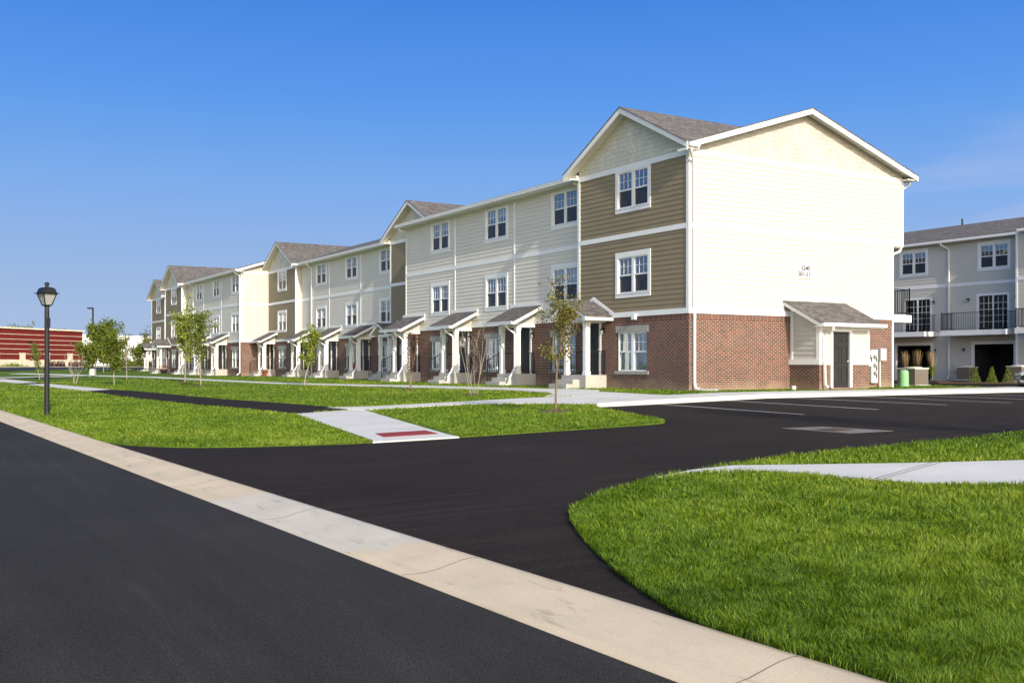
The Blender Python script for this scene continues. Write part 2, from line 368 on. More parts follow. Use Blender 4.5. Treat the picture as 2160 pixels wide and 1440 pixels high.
tp = drape('tactile_paving', [(-15.86, -9.1), (-16.08, -10.0), (-14.98, -10.02), (-14.80, -9.12)], .018, M['tactile'], hf=zl, skirt=.02)
walk1 = [(-13.0, .85), (-11.99, .42), (-10.67, .2), (-8.54, -.05), (-7.12, -.1), (-5.6, -.55), (-4.9, -1.2), (-4.1, -3.2), (-7.35, -4.5), (-8.0, -3.3), (-8.7, -1.95), (-9.6, -1.35), (-10.4, -1.15), (-11.6, -1.0), (-12.6, -1.2), (-12.95, -.6)]
drape('footpath', walk1, .026, M['walk'], hf=zl)
fw_near = [(-12.5, 98), (-9.5, 80), (-6.95, 57.2), (-6.8, 38), (-6.6, 26), (-5.5, 17), (-4.45, 10.35), (-3.95, 5.5), (-4.2, 2.6), (-5.0, 1.0), (-5.8, .3), (-5.2, -.75)]
fw_far = [(-4.3, -3.0), (-3.3, -2.95), (-3.0, .2), (-2.75, 1.75), (-2.05, 2.4), (-1.95, 4.2), (-2.35, 5.4), (-2.9, 10), (-3.4, 14.1), (-4.9, 21), (-5.75, 28.3), (-5.85, 57), (-8.2, 80), (-11, 98)]
drape('footpath', fw_near+fw_far, .030, M['walk'], hf=zl)
kside = [(-7.35, -4.62), (-5.0, -4.72), (13.0, -4.72), (14.2, -4.2), (14.6, -3.2), (14.5, -2.6), (12.6, -2.85), (6, -2.75), (-3.3, -2.75), (-4.6, -2.9)]
ko = drape('footpath', kside, .034, M['walk'], hf=zl, skirt=.2)
# expansion joints
jm = MB()
def jline(p, q, w=.03, off=.034, hf=zl):
    a, b_ = Vector((*p, 0)), Vector((*q, 0)); n = (b_-a).cross(Vector((0, 0, 1))).normalized()*w/2; k = 6
    for i in range(k):
        r = a.lerp(b_, i/k); s_ = a.lerp(b_, (i+1)/k)
        jm.face([(c.x, c.y, hf(c.x, c.y)+off) for c in (r-n, r+n, s_+n, s_-n)][::-1], 'xy')
for x in np.arange(-6, 13, 1.5): jline((x, -4.71), (x, -2.78), .02, .0375)
for y in (6, 8, 10, 12, 14, 16, 18, 20, 22, 24): jline((-4.0 if y < 12 else -5.2+.1*(24-y), y), (-2.6 if y < 12 else -4.0+.1*(20-y)*.5, y), .02, .0335)
for t in (0, .2, .4, .6, .8): jline((-14.69-1.7*t, -1.3-8.7*t), (-12.72-2.15*t, -1.3-8.85*t), .015, .0135)
struct(jm.build('paving_joints', M['pad']))
rwalk = [(-16.12, -17.80), (-15.3, -17.52), (-14.64, -17.5), (-13.82, -18.05), (-12.76, -18.75), (-11.5, -19.42), (-9, -20.4), (20, -31), (20, -33), (-9, -22.6), (-12.6, -21.2), (-13.48, -20.72), (-14.19, -20.1), (-14.47, -19.54), (-14.5, -18.95), (-14.62, -18.3), (-14.95, -17.85), (-15.4, -17.72)]
drape('footpath', rwalk, .030, M['walk'], hf=zl, skirt=.12)
j2 = MB(); jm = j2; jline((-14.46, -19.52), (-12.5, -18.88), .014, .0345); jline((-14.46, -19.60), (-12.42, -18.94), .014, .0345); jline((-12.4, -21.2), (-9.7, -20.1), .03, .0345)
struct(j2.build('paving_joints', M['pad']))
# parking stripes
st = MB()
def stripe(x0, y0, x1, y1, w=.1):
    n = 6
    for i in range(n):
        xa, ya = x0+(x1-x0)*i/n, y0+(y1-y0)*i/n; xb, yb = x0+(x1-x0)*(i+1)/n, y0+(y1-y0)*(i+1)/n
        st.face([(xa-w/2, ya, za(xa, ya)+.004), (xb-w/2, yb, za(xb, yb)+.004), (xb+w/2, yb, za(xb, yb)+.004), (xa+w/2, ya, za(xa, ya)+.004)][::1], 'xy')
for i, x in enumerate((-5.3, -2.75, -.15, 2.6, 5.4, 8.2, 11, 16.6, 19.4)): stripe(x, -4.85, x-.75, -10.8)
M['stripe'] = paint('worn_white_line_paint', (.48, .47, .45), .8, .35, 14)
struct(st.build('parking_lines', M['stripe']))
# drain pad and grate
dp = thing('storm_drain', 'rusty square drain grate in a diamond concrete pad on the asphalt drive', 'drain', (-8.95, -14.2, za(-8.95, -14.2))); dp.rotation_euler = (0, -.0215, 0)
b1 = MB(); A = [(-.75, 1.05), (-.62, -1.0), (.70, -1.05), (.66, .98)]
A = [(-.42, -.65), (.53, -.87), (.42, .67), (-.38, .95)]
b1.prism([(x, y, -.05) for x, y in A], (0, 0, .056)); b1.build('pad', M['pad'], dp)
b2 = MB(); 
b2.box(-.27, .25, -.24, .24, .0, .012)
for i in range(6): b2.box(-.23, .21, -.21+i*.075, -.18+i*.075, .012, .018)
g_ = b2.build('grate', M['rust'], dp)

# ------------------------------------------------------------------ wall helpers
def put(axis, pos, sgn, a, z, o):      # wall coordinates -> 3D ; o = outward offset
    return (pos+sgn*o, a, z) if axis == 'x' else (a, pos+sgn*o, z)
def wface(mb, axis, pos, sgn, quad, mode):
    pts = [put(axis, pos, sgn, *q) for q in quad]
    flip = (axis == 'x' and sgn < 0) or (axis == 'y' and sgn > 0)
    if flip: pts = pts[::-1]
    mb.face(pts, mode)
def spans(a0, a1, z0, z1, ops):
    cut = [(max(o[0], a0), min(o[1], a1)) for o in ops if o[2] < z1-1e-4 and o[3] > z0+1e-4 and o[1] > a0 and o[0] < a1]
    cut.sort(); r = []; c = a0
    for p, q in cut:
        if p > c+1e-4: r.append((c, p))
        c = max(c, q)
    if c < a1-1e-4: r.append((c, a1))
    return r
def siding(mb, axis, pos, sgn, a0, a1, z0, z1, ops=(), exp=.178, ob=.02, ot=.003):
    mode = ('y' if axis == 'x' else 'x')+'z'; z = z0
    while z < z1-1e-4:
        zt = z+exp; zc = min(zt, z1)
        br = sorted({z, zc}|{q for o in ops for q in (o[2], o[3]) if z < q < zc})
        for p, q in zip(br[:-1], br[1:]):
            op, oq = ob+(ot-ob)*(p-z)/exp, ob+(ot-ob)*(q-z)/exp
            for s0, s1 in spans(a0, a1, p, q, ops):
                wface(mb, axis, pos, sgn, [(s0, p, op), (s1, p, op), (s1, q, oq), (s0, q, oq)], mode)
                if p == z: wface(mb, axis, pos, sgn, [(s0, p, 0.0), (s1, p, 0.0), (s1, p, op), (s0, p, op)], mode)
        z = zt
def flat(mb, axis, pos, sgn, a0, a1, z0, z1, ops=(), mode=None, o=0.):
    mode = mode or ('y' if axis == 'x' else 'x')+'z'
    br = sorted({z0, z1}|{q for k in ops for q in (k[2], k[3]) if z0 < q < z1})
    for p, q in zip(br[:-1], br[1:]):
        for s0, s1 in spans(a0, a1, p, q, ops): wface(mb, axis, pos, sgn, [(s0, p, o), (s1, p, o), (s1, q, o), (s0, q, o)], mode)
def board(mb, axis, pos, sgn, a0, a1, z0, z1, t=.03, back=.0):
    p, q = pos-sgn*back, pos+sgn*t
    if axis == 'x': mb.box(p, q, a0, a1, z0, z1)
    else: mb.box(a0, a1, p, q, z0, z1)

# ------------------------------------------------------------------ windows (local frame: looking to -x, centred on y, z from 0)
def window_proto(kind):
    """kind: upper (trimmed), top (tight under the frieze), ground (in brick with lintel and sill)"""
    W, H = (1.76, 1.46) if kind == 'ground' else (1.80, 1.36)
    t = MB()
    if kind == 'ground':
        t.box(-.02, .10, -W/2-.10, W/2+.10, H+.0, H+.24); root = t.build('window', M['lintel'])
        s_ = MB(); s_.box(-.05, .10, -W/2-.12, W/2+.12, -.12, 0); s_.build('sill', M['lintel'], root)
    else:
        tw = .155; tb = .17; tt = .20 if kind == 'upper' else .06
        t.box(-.038, .02, -W/2-tw, -W/2, -tb, H+tt); t.box(-.038, .02, W/2, W/2+tw, -tb, H+tt)
        t.box(-.037, .02, -W/2, W/2, -tb, 0); t.box(-.037, .02, -W/2, W/2, H, H+tt)
        t.box(-.055, .0, -W/2-tw*.9, W/2+tw*.9, -.025, .0)
        root = t.build('window', M['white'])
    f = MB(); x0 = .035 if kind == 'ground' else -.012; e = .045
    for y0, y1 in ((-W/2, -.035), (.035, W/2)):
        f.box(x0, .11, y0, y0+e, 0, H); f.box(x0, .11, y1-e, y1, 0, H)
        f.box(x0, .11, y0+e, y1-e, 0, e); f.box(x0, .11, y0+e, y1-e, H-e, H)
        f.box(x0+.012, .10, y0+e, y1-e, H/2-.028, H/2+.028)
    f.box(x0-.002, .11, -.035, .035, 0, H)
    f.build('sash_frame', M['white'], root)
    mu = MB(); u = MB(); lo = MB(); scn = MB()
    for y0, y1 in ((-W/2+e, -.035-e), (.035+e, W/2-e)):
        w = y1-y0
        for k in (1, 2): mu.box(x0+.03, x0+.042, y0+w*k/3-.009, y0+w*k/3+.009, H/2+.028, H-e)
        zc = (H/2+.028+H-e)/2; mu.box(x0+.029, x0+.043, y0, y1, zc-.009, zc+.009)
        wface(u, 'x', x0+.045, -1, [(y0, H/2+.02, 0), (y1, H/2+.02, 0), (y1, H-e+.01, 0), (y0, H-e+.01, 0)], 'yz')
        wface(lo, 'x', x0+.06, -1, [(y0, e-.01, 0), (y1, e-.01, 0), (y1, H/2, 0), (y0, H/2, 0)], 'yz')
        if kind != 'ground': wface(scn, 'x', x0+.052, -1, [(y0, e-.005, 0), (y1, e-.005, 0), (y1, H/2-.02, 0), (y0, H/2-.02, 0)], 'yz')
    mu.build('muntins', M['white'], root); u.build('upper_pane', M['glass'], root)
    if kind == 'ground': lo.build('lower_pane', M['glass'], root)
    else: scn.build('insect_screen', M['screen2'] if 'screen2' in M else M['screen'], root)
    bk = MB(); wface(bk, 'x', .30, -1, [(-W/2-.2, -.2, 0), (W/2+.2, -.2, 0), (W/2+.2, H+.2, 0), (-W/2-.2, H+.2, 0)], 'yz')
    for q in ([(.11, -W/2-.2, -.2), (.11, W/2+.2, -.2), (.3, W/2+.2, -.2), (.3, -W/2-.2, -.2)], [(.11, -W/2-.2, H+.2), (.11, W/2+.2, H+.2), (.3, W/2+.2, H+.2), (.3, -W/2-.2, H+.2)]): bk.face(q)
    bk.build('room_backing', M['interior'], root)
    return root
# screened lower sash: dark mesh over glass, with a soft sheen
m_, nt_, b_ = newmat('screened_glass'); M['screen2'] = m_
nt_.links.new(ramp(nt_, noise(nt_, 2.5, 6, rough=.7), [(.35, (.022, .022, .030)), (.6, (.040, .040, .052)), (.75, (.085, .09, .10))]), b_.inputs['Base Color'])
b_.inputs['Roughness'].default_value = .35; b_.inputs['Specular IOR Level'].default_value = .35
PW = {k: window_proto(k) for k in ('upper', 'top', 'ground')}
BL = {}
def blind(W, H, z0, y0=None, y1=None):
    k = (W, H, z0, y0, y1)
    if k not in BL:
        b = MB(); y0_ = -W/2+.03 if y0 is None else y0; y1_ = W/2-.03 if y1 is None else y1; n = int((H-z0)/.06)
        for i in range(n): b.box(.135, .15, y0_, y1_, z0+i*.06, z0+i*.06+.052)
        BL[k] = b
    return BL[k]
def place_window(parent, kind, y, z, x, bl=None):
    w = copy_tree(PW[kind], parent, (x, y, z))
    W, H = (1.76, 1.46) if kind == 'ground' else (1.80, 1.36)
    if bl: blind(W, H, *bl).build('blind', M['curtain'], w)
    return w
# ------------------------------------------------------------------ doors
def door_proto():
    t = MB(); W, H = .92, 2.03
    t.box(-.03, .06, -W/2-.12, -W/2, 0, H+.12); t.box(-.03, .06, W/2, W/2+.12, 0, H+.12); t.box(-.03, .06, -W/2, W/2, H, H+.12)
    root = t.build('door', M['white'])
    d = MB(); d.box(.03, .07, -W/2, W/2, 0, H)
    for y0, y1 in ((-.36, -.06), (.06, .36)):
        for z0, z1 in ((.15, .75), (.88, 1.5), (1.63, 1.88)):
            d.box(.018, .03, y0, y1, z0, z0+.02); d.box(.018, .03, y0, y1, z1-.02, z1); d.box(.018, .03, y0, y0+.02, z0+.02, z1-.02); d.box(.018, .03, y1-.02, y1, z0+.02, z1-.02)
    d.build('door_panel', M['door'], root)
    h = MB(); h.lathe([(.028, 0), (.034, .02), (.02, .05)], (0, 0, 0), 10)
    for v in range(len(h.v)): x, y, z = h.v[v]; h.v[v] = (.03-z, -.38+y, 1.0+x)
    h.build('handle', M['chrome'], root)
    return root
PD = door_proto()
# ------------------------------------------------------------------ wall lamp
def lamp_proto():
    b = MB(); b.box(-.03, 0, -.06, .06, -.02, .16); b.box(-.13, -.03, -.015, .015, .11, .14); b.lathe([(.05, .05), (.065, .06), (.03, .13), (.01, .15)], (-.11, 0, 0), 10)
    r = b.build('wall_light', M['darkmetal'])
    g = MB(); g.lathe([(.03, -.10), (.05, -.08), (.055, .05), (.02, .055)], (-.11, 0, 0), 10); g.build('lamp_glass', M['lamp_glass'], r)
    return r
PL = lamp_proto()
# ------------------------------------------------------------------ porches (local: wall plane x=0, right edge of slab y=0, z=0 grade)
def rail_mb(p0, p1, z0, z1, h=.92, posts=(True, True)):
    m = MB(); a, b_ = Vector(p0), Vector(p1); L = (b_-a).length; n = max(2, int(L/.115))
    zz = lambda t: z0+(z1-z0)*t
    for lo, r in ((.10, .016), (h, .022)): m.tube([(a.x, a.y, zz(0)+lo), (b_.x, b_.y, zz(1)+lo)], r, 4)
    for i in range(1, n):
        p = a.lerp(b_, i/n); m.tube([(p.x, p.y, zz(i/n)+.1), (p.x, p.y, zz(i/n)+h)], .012, 4, False)
    for on, p, z in ((posts[0], a, z0), (posts[1], b_, z1)):
        if on: m.tube([(p.x, p.y, z), (p.x, p.y, z+h+.06)], .028, 4)
    return m
def porch_proto(kind):
    ZS = .52; DP = 1.0
    sl = MB(); sl.box(-DP, -.002, 0, 1.64, -.35, ZS); root = sl.build('porch', M['porch'])
    s1 = MB(); s1.box(-DP-.31, -DP-.0, .42, 1.62, -.35, .345); s1.box(-DP-.62, -DP-.31, .42, 1.62, -.35, .175); s1.build('steps', M['porch'], root)
    for y0 in (.05, 1.38):
        c = MB(); c.box(-.95, -.75, y0, y0+.2, ZS+.12, 2.55); c.box(-.965, -.735, y0-.015, y0+.215, ZS, ZS+.14); c.box(-.965, -.735, y0-.015, y0+.215, 2.42, 2.56)
        c.build('column', M['white'], root)
    bm_ = MB()
    bm_.box(-.96, -.74, .04, 1.59, 2.56, 2.74); bm_.box(-.74, -.002, .05, .25, 2.56, 2.74); bm_.box(-.74, -.002, 1.38, 1.58, 2.56, 2.74); bm_.box(-.74, -.002, .25, 1.38, 2.60, 2.64)
    bm_.build('beam', M['white'], root)
    rail_mb((-.73, 1.55), (-.04, 1.55), ZS, ZS, posts=(False, True)).build('railing', M['darkmetal'], root)
    rail_mb((-.73, .09), (-.04, .09), ZS, ZS, posts=(False, True)).build('railing', M['darkmetal'], root)
    rail_mb((-DP-.56, 1.56), (-DP+.03, 1.56), .175, ZS).build('railing', M['darkmetal'], root)
    if kind == 'shed':
        y0, y1 = -.45, 2.0; za_, zb_, xf = 3.50, 2.80, -1.4
        r = MB(); r.prism([(-.001, y0-.02, za_), (xf-.02, y0-.02, zb_), (xf-.02, y0-.02, zb_-.022), (-.001, y0-.02, za_-.022)], (0, y1-y0+.04, 0), 'yx'); r.build('porch_roof', M['shingle'], root)
        f = MB()
        for yy in (y0, y1-.035): f.prism([(-.001, yy, za_-.02), (xf, yy, zb_-.02), (xf, yy, zb_-.17), (-.001, yy, za_-.17)], (0, .035, 0))
        f.prism([(-.002, y0+.04, za_-.06), (xf+.02, y0+.04, zb_-.06), (xf+.02, y0+.04, zb_-.12), (-.002, y0+.04, za_-.12)], (0, y1-y0-.08, 0))
        f.box(-.045, -.001, y0-.12, y1+.12, za_+.01, za_+.14); f.box(-.045, -.001, y0-.12, y0-.02, za_-.25, za_+.008); f.box(-.045, -.001, y1+.02, y1+.12, za_-.25, za_+.008)
        f.build('fascia', M['white'], root)
        c = MB()
        for yy in (.06, 1.55):
            c.prism([(-.003, yy, 2.742), (-.96, yy, 2.742), (-.96, yy, 2.86), (-.003, yy, 3.34)], (0, .03, 0))
        c.build('cheek_wall', M['siding_end'], root)
        g = MB(); g.box(xf-.13, xf, y0, y1, 2.66, 2.78); g.box(xf-.145, xf-.13, y0, y1, 2.755, 2.79); g.build('gutter', M['white'], root)
        d = MB(); d.tube([(xf-.06, .10, 2.66), (xf-.06, .10, 2.56), (xf+.05, .12, 2.47), (-1.06, .15, 2.33), (-1.0, .15, 2.22), (-1.0, .15, .82), (-1.05, .14, .70), (-1.28, .12, .36), (-1.30, .12, .14), (-1.36, .10, .06), (-1.5, .08, .04)], .047, 4)
        d.build('downspout', M['white'], root)
    else:
        yc = .84; hw = 1.27; zp, ze, xf = 3.42, 2.78, -1.28
        r = MB()
        for s in (-1, 1):
            r.prism([(xf, yc, zp), (xf, yc+s*hw, ze), (xf, yc+s*hw, ze-.05), (xf, yc, zp-.05)], (-xf-.001, 0, 0), 'xy'); r.prism([(xf-.055, yc, zp+.012), (xf-.055, yc+s*(hw+.01), ze+.012), (xf-.055, yc+s*(hw+.01), ze-.012), (xf-.055, yc, zp-.012)], (.054, 0, 0), 'xy')
        r.build('porch_roof', M['shingle'], root)
        f = MB()
        for s in (-1, 1):
            f.prism([(xf-.03, yc, zp-.015), (xf-.03, yc+s*hw, ze-.015), (xf-.03, yc+s*hw, ze-.17), (xf-.03, yc, zp-.17)], (.032, 0, 0))
            f.box(xf+.004, -.002, yc+s*hw-.03, yc+s*hw+.03, ze-.17, ze-.055)
            f.prism([(-.04, yc, zp+.17), (-.04, yc+s*(hw+.20), ze+.07), (-.04, yc+s*(hw+.16), ze-.02), (-.04, yc, zp+.01)], (.038, 0, 0))
            f.prism([(xf+.004, yc+s*.0, zp-.06), (xf+.004, yc+s*(hw-.04), ze-.06), (xf+.004, yc+s*(hw-.04), ze-.1), (xf+.004, yc, zp-.1)], (-xf-.01, 0, 0))
        f.box(xf+.0, xf+.25, yc-hw+.03, yc-hw+.34, ze-.18, ze-.13); f.box(xf+.0, xf+.25, yc+hw-.34, yc+hw-.03, ze-.18, ze-.13)
        f.build('fascia', M['white'], root)
        c = MB(); c.prism([(-.93, yc-.86, 2.742), (-.93, yc+.86, 2.742), (-.93, yc, 3.20)], (.03, 0, 0)); c.build('pediment', M['tan'], root)
    return root
PP = {k: porch_proto(k) for k in ('shed', 'gable')}
hidden_protos = [*PW.values(), PD, PL, *PP.values()]
def number_digits(parent, num, y, x):
    m = text_mesh('\n'.join(num), .17, M['ink'], 'house_number', parent, Matrix.Translation((x-.955, y+1.48, 2.02)) @ R_FX)
    return m
def entrance(parent, kind, x, y, num):
    p = copy_tree(PP[kind], parent, (x, y, 0))
    number_digits(p, num, 0, 0)
    copy_tree(PD, parent, (x, y+.92, .525)); copy_tree(PL, parent, (x-.001, y+.17, 2.2))

def downspout(parent, pts, name='downspout', r=.055):
    d = MB(); d.tube(pts, r, 4); return d.build(name, M['white'], parent)

Z12a, Z12b, Z23a, Z23b, ZTa, ZTb = 2.72, 2.91, 5.70, 5.88, 8.26, 8.46
EAVE, RIDGE, OH = 8.56, 10.52, .45
SEG = 5.70
class Bld:
    def __init__(s, root, oy):
        s.root = root; s.oy = oy; s.p = {}
    seg = 0
    def mb(s, k):
        if k in ('tan', 'siding', 'brick', 'shake', 'core', 'end', 'shake_end', 'rsiding', 'soldier'): k = (k, s.seg)
        if k not in s.p: s.p[k] = MB()
        return s.p[k]
    def flush(s, names):
        for k, m in s.p.items():
            nm, mat = names[k[0] if isinstance(k, tuple) else k]; m.build(nm, M[mat], s.root)
        s.p = {}
def front_wall(B, x, y0, y1, color, ups, grounds, doors, gable=False, corner=(True, True), strips=()):
    """wall looking to -x; ups: window centres; grounds: ground-floor window centres; doors: centres"""
    W, H = 1.80, 1.36; B.seg += 1
    br, sl, wh = B.mb('brick'), B.mb(color), B.mb('trim')
    go = [(c-.88, c+.88, .68, 2.14) for c in grounds]+[(d-.46-.12, d+.46+.12, .525, 2.68) for d in doors]
    flat(br, 'x', x, -1, y0, y1, -.3, Z12a-.2, go); flat(B.mb('soldier'), 'x', x, -1, y0, y1, Z12a-.2, Z12a, [o for o in go if o[3] > Z12a-.2], mode='zy', o=.004)
    o2 = [(c-W/2, c+W/2, 3.62, 4.98) for c in ups]; o3 = [(c-W/2, c+W/2, 6.84, 8.20) for c in ups]
    siding(sl, 'x', x, -1, y0, y1, Z12b, Z23a, o2); siding(sl, 'x', x, -1, y0, y1, Z23b, ZTa+(.0 if gable else .06), o3)
    board(wh, 'x', x, -1, y0, y1, Z12a, Z12b, .045); board(wh, 'x', x, -1, y0, y1, Z23a, Z23b, .036)
    board(wh, 'x', x, -1, y0, y1, ZTa if gable else ZTa+.06, ZTb, .036)
    for on, yy in ((corner[0], y0), (corner[1], y1-.11)):
        if on: board(wh, 'x', x, -1, yy, yy+.11, Z12b, Z23a, .040); board(wh, 'x', x, -1, yy, yy+.11, Z23b, ZTa, .040)
    for s in strips:
        board(wh, 'x', x, -1, s-.05, s+.05, Z12b, Z23a, .034); board(wh, 'x', x, -1, s-.05, s+.05, Z23b, ZTa+.06, .034)
    for i, c in enumerate(ups):
        r = random.random()
        place_window(B.root, 'upper', c, 3.62, x, (.0, ) if False else ((.75, ) if r < .14 else None)); place_window(B.root, 'top', c, 6.84, x, (.95, ) if random.random() < .1 else None)
    for c in grounds: place_window(B.root, 'ground', c, .68, x, random.choice([(.05, ), (.7, ), (.05, .0, .86), (.05, -.86, -.45)]))
    # unseen core added behind the wall to keep daylight out
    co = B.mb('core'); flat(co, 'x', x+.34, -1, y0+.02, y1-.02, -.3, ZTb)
def side_wall(B, axis_y, sgn, x0, x1, z=True, zcap=None):
    """short return wall or gable end looking to -y (sgn -1) or +y"""
    B.seg += 1; br, sl, wh = B.mb('brick'), B.mb('end'), B.mb('trim')
    flat(br, 'y', axis_y, sgn, x0, x1, -.3, Z12a-.2); flat(B.mb('soldier'), 'y', axis_y, sgn, x0, x1, Z12a-.2, Z12a, mode='zx', o=.004)
    siding(sl, 'y', axis_y, sgn, x0, x1, Z12b, Z23a); siding(sl, 'y', axis_y, sgn, x0, x1, Z23b, ZTa)
    board(wh, 'y', axis_y, sgn, x0-.03, x1, Z12a, Z12b, .045); board(wh, 'y', axis_y, sgn, x0-.03, x1, Z23a, Z23b, .036); board(wh, 'y', axis_y, sgn, x0-.03, x1, ZTa, ZTb, .036)
    board(wh, 'y', axis_y, sgn, x0-.04, x0+.09, Z12b, Z23a, .040); board(wh, 'y', axis_y, sgn, x0-.04, x0+.09, Z23b, ZTa, .040)
def main_roof(B, xf, xb, y0, y1, oh0=0., oh1=0., fr=0., gut=True, gy0=None, gy1=None, tri=False):
    """two slopes along y, ridge half way; eaves at xf, xb (outer edges); fr = rake overhangs"""
    xr = (xf+xb)/2; t = .09; ya, yb = y0-oh0, y1+oh1
    r = B.mb('roof')
    for xe in (xf, xb):
        if tri and xe == xf: r.prism([(xe, ya, EAVE), (xr, ya, RIDGE), (xr, yb, RIDGE)], (0, 0, -.05), 'yx')
        else: r.prism([(xe, ya, EAVE), (xr, ya, RIDGE), (xr, ya, RIDGE-.05), (xe, ya, EAVE-.05)], (0, yb-ya, 0), 'yx')
        for cond, y_e in ((oh0, ya-.065), (oh1, yb)):
            if cond: r.prism([(xe, y_e, EAVE+.004), (xr, y_e, RIDGE+.004), (xr, y_e, RIDGE-.022), (xe, y_e, EAVE-.022)], (0, .065, 0), 'yx')
    w = B.mb('trim'); s = 1
    for yy in ([ya-.035] if oh0 else [])+([yb] if oh1 else []):
        for xe in (xf, xb):
            w.prism([(xe, yy, EAVE-.02), (xr, yy, RIDGE-.02), (xr, yy, RIDGE-.22), (xe, yy, EAVE-.22)], (0, .034, 0))
    sf = B.mb('soffit')
    for xe in (xf, xb):
        if tri and xe == xf: sf.prism([(xe, ya+.01, EAVE-.055), (xr, ya+.01, RIDGE-.055), (xr, ya+.45, RIDGE-.055), (xe+.6, ya+.45, EAVE-.055+.6*(RIDGE-EAVE)/(xr-xe))], (0, 0, -.04)); continue
        sf.prism([(xe+.0, ya+.01, EAVE-.06), (xr, ya+.01, RIDGE-.06), (xr, ya+.01, RIDGE-.10), (xe, ya+.01, EAVE-.10)], (0, yb-ya-.02, 0))
    g0 = y0-oh0 if gy0 is None else gy0; g1 = y1+oh1 if gy1 is None else gy1
    w.box(xf-.01, xf+.03, g0, g1, EAVE-.20, EAVE-.055)
    sf.box(xf+.03, xf+OH+.12, g0, g1, EAVE-.20, EAVE-.16)
    if gut:
        g = B.mb('gutter'); g.box(xf-.13, xf-.012, g0, g1, EAVE-.15, EAVE-.02); g.box(xf-.145, xf-.13, g0, g1, EAVE-.05, EAVE-.005)
        g.box(xb+.012, xb+.13, ya, yb, EAVE-.15, EAVE-.02)
    w.box(xb-.03, xb+.01, ya, yb, EAVE-.20, EAVE-.055); sf.box(xb-OH-.12, xb-.03, ya+.02, yb-.02, EAVE-.20, EAVE-.16)
def gable_tri(B, axis, pos, sgn, a0, a1, zb, apex_a, zap, key):
    m = B.mb(key); k_ = (zap-EAVE)/(abs(apex_a-a0)+OH); ze = EAVE+OH*k_-.04; q = [(a0, zb, .004), (a1, zb, .004), (a1, ze, .004), (apex_a, zap-.03, .004), (a0, ze, .004)]
    pts = [put(axis, pos, sgn, *k) for k in q]
    if (axis == 'x' and sgn < 0) or (axis == 'y' and sgn > 0): pts = pts[::-1]
    m.face(pts, ('y' if axis == 'x' else 'x')+'z')
def cross_gable(B, xw, y0, y1, xr, key='shake', ov=.45, xm=None, xl=None):
    """gable over a bay, ridge along x from the front back to the main ridge at xr"""
    ym = (y0+y1)/2; xf = xw-ov; r = B.mb('roof'); w = B.mb('trim'); sf = B.mb('soffit'); hw = (y1-y0)/2+.45
    for s in (-1, 1):
        ye = ym+s*hw
        r.prism([(xf-.065, ye, EAVE+.034), (xf-.065, ym, RIDGE+.044), (xf-.065, ym, RIDGE+.014), (xf-.065, ye, EAVE+.004)], (.064, 0, 0), 'xy')
        xv = xf+.02 if (s < 0 and xl) else xw+.10
        r.prism([(xf, ye, EAVE+.03), (xf, ym, RIDGE+.04), (xr+.3, ym, RIDGE+.04), (xv, ye, EAVE+.03)], (0, 0, -.05), 'xy')
        w.prism([(xf-.035, ye, EAVE+.015), (xf-.035, ym, RIDGE+.025), (xf-.035, ym, RIDGE-.20), (xf-.035, ye, EAVE-.20)], (.034, 0, 0))
        sf.prism([(xf+.005, ye, EAVE-.03), (xf+.005, ym, RIDGE-.02), (xf+.005, ym, RIDGE-.06), (xf+.005, ye, EAVE-.07)], (ov+(.0 if (s < 0 and xl) else .0), 0, 0))
        # boxed eave return
        yi = ym+s*(hw-.50); lo, hi = min(ye, yi), max(ye, yi)
        w.box(xf-.034, xf+.001, lo, hi, EAVE-.27, EAVE-.19); w.box(xf+.002, xw-.002, lo, hi, EAVE-.22, EAVE-.18)
        w.box(xf+.002, xw+.05, ye-.02, ye+.02, EAVE-.20, EAVE-.03)
        g = B.mb('gutter'); g.box(xf-.01, xw-.0 if s < 0 else xw+.03, min(ye+s*.022, ye+s*.13), max(ye+s*.022, ye+s*.13), EAVE-.15, EAVE-.02)
    gable_tri(B, 'x', xw, -1, y0, y1, ZTb, ym, RIDGE+.02, key)
NAMES = dict(soldier=('soldier_course', 'soldier'), rsiding=('siding_wall', 'siding_rear'), brick=('brick_wall', 'brick'), tan=('tan_wall', 'tan'), siding=('siding_wall', 'siding'), end=('end_wall', 'siding_end'), trim=('trim', 'white'),
             roof=('roof', 'shingle'), soffit=('soffit', 'soffit'), gutter=('gutter', 'white'), shake=('gable_shakes', 'shake'), shake_end=('end_gable_shakes', 'shake_end'), core=('light_block_core', 'interior'))
M['soffit'] = paint('soffit_paint', (.70, .68, .60), .6, .03)
BAY = 6.646
def bay(B, x, y, porch, nums, xr, shift=0):
    front_wall(B, x, y, y+BAY, 'tan', [y+3.13], [y+3.21], [y+5.71], gable=True)
    entrance(B.root, porch, x, y+4.79, nums)
    cross_gable(B, x, y, y+BAY, xr, xl=(y == 0 and B.oy == 0))
def mainseg(B, x, y, n, nums, corner=(False, False)):
    L = n*SEG+.04
    front_wall(B, x, y, y+L, 'siding', [y+1.68+SEG*i for i in range(n)], [y+1.83+SEG*i for i in range(n)], [y+4.90+SEG*i for i in range(n)], strips=[y+5.76+SEG*i for i in range(n-1)], corner=corner)
    for i in range(n): entrance(B.root, 'shed', x, y+3.98+SEG*i, nums[i])
    return y+L

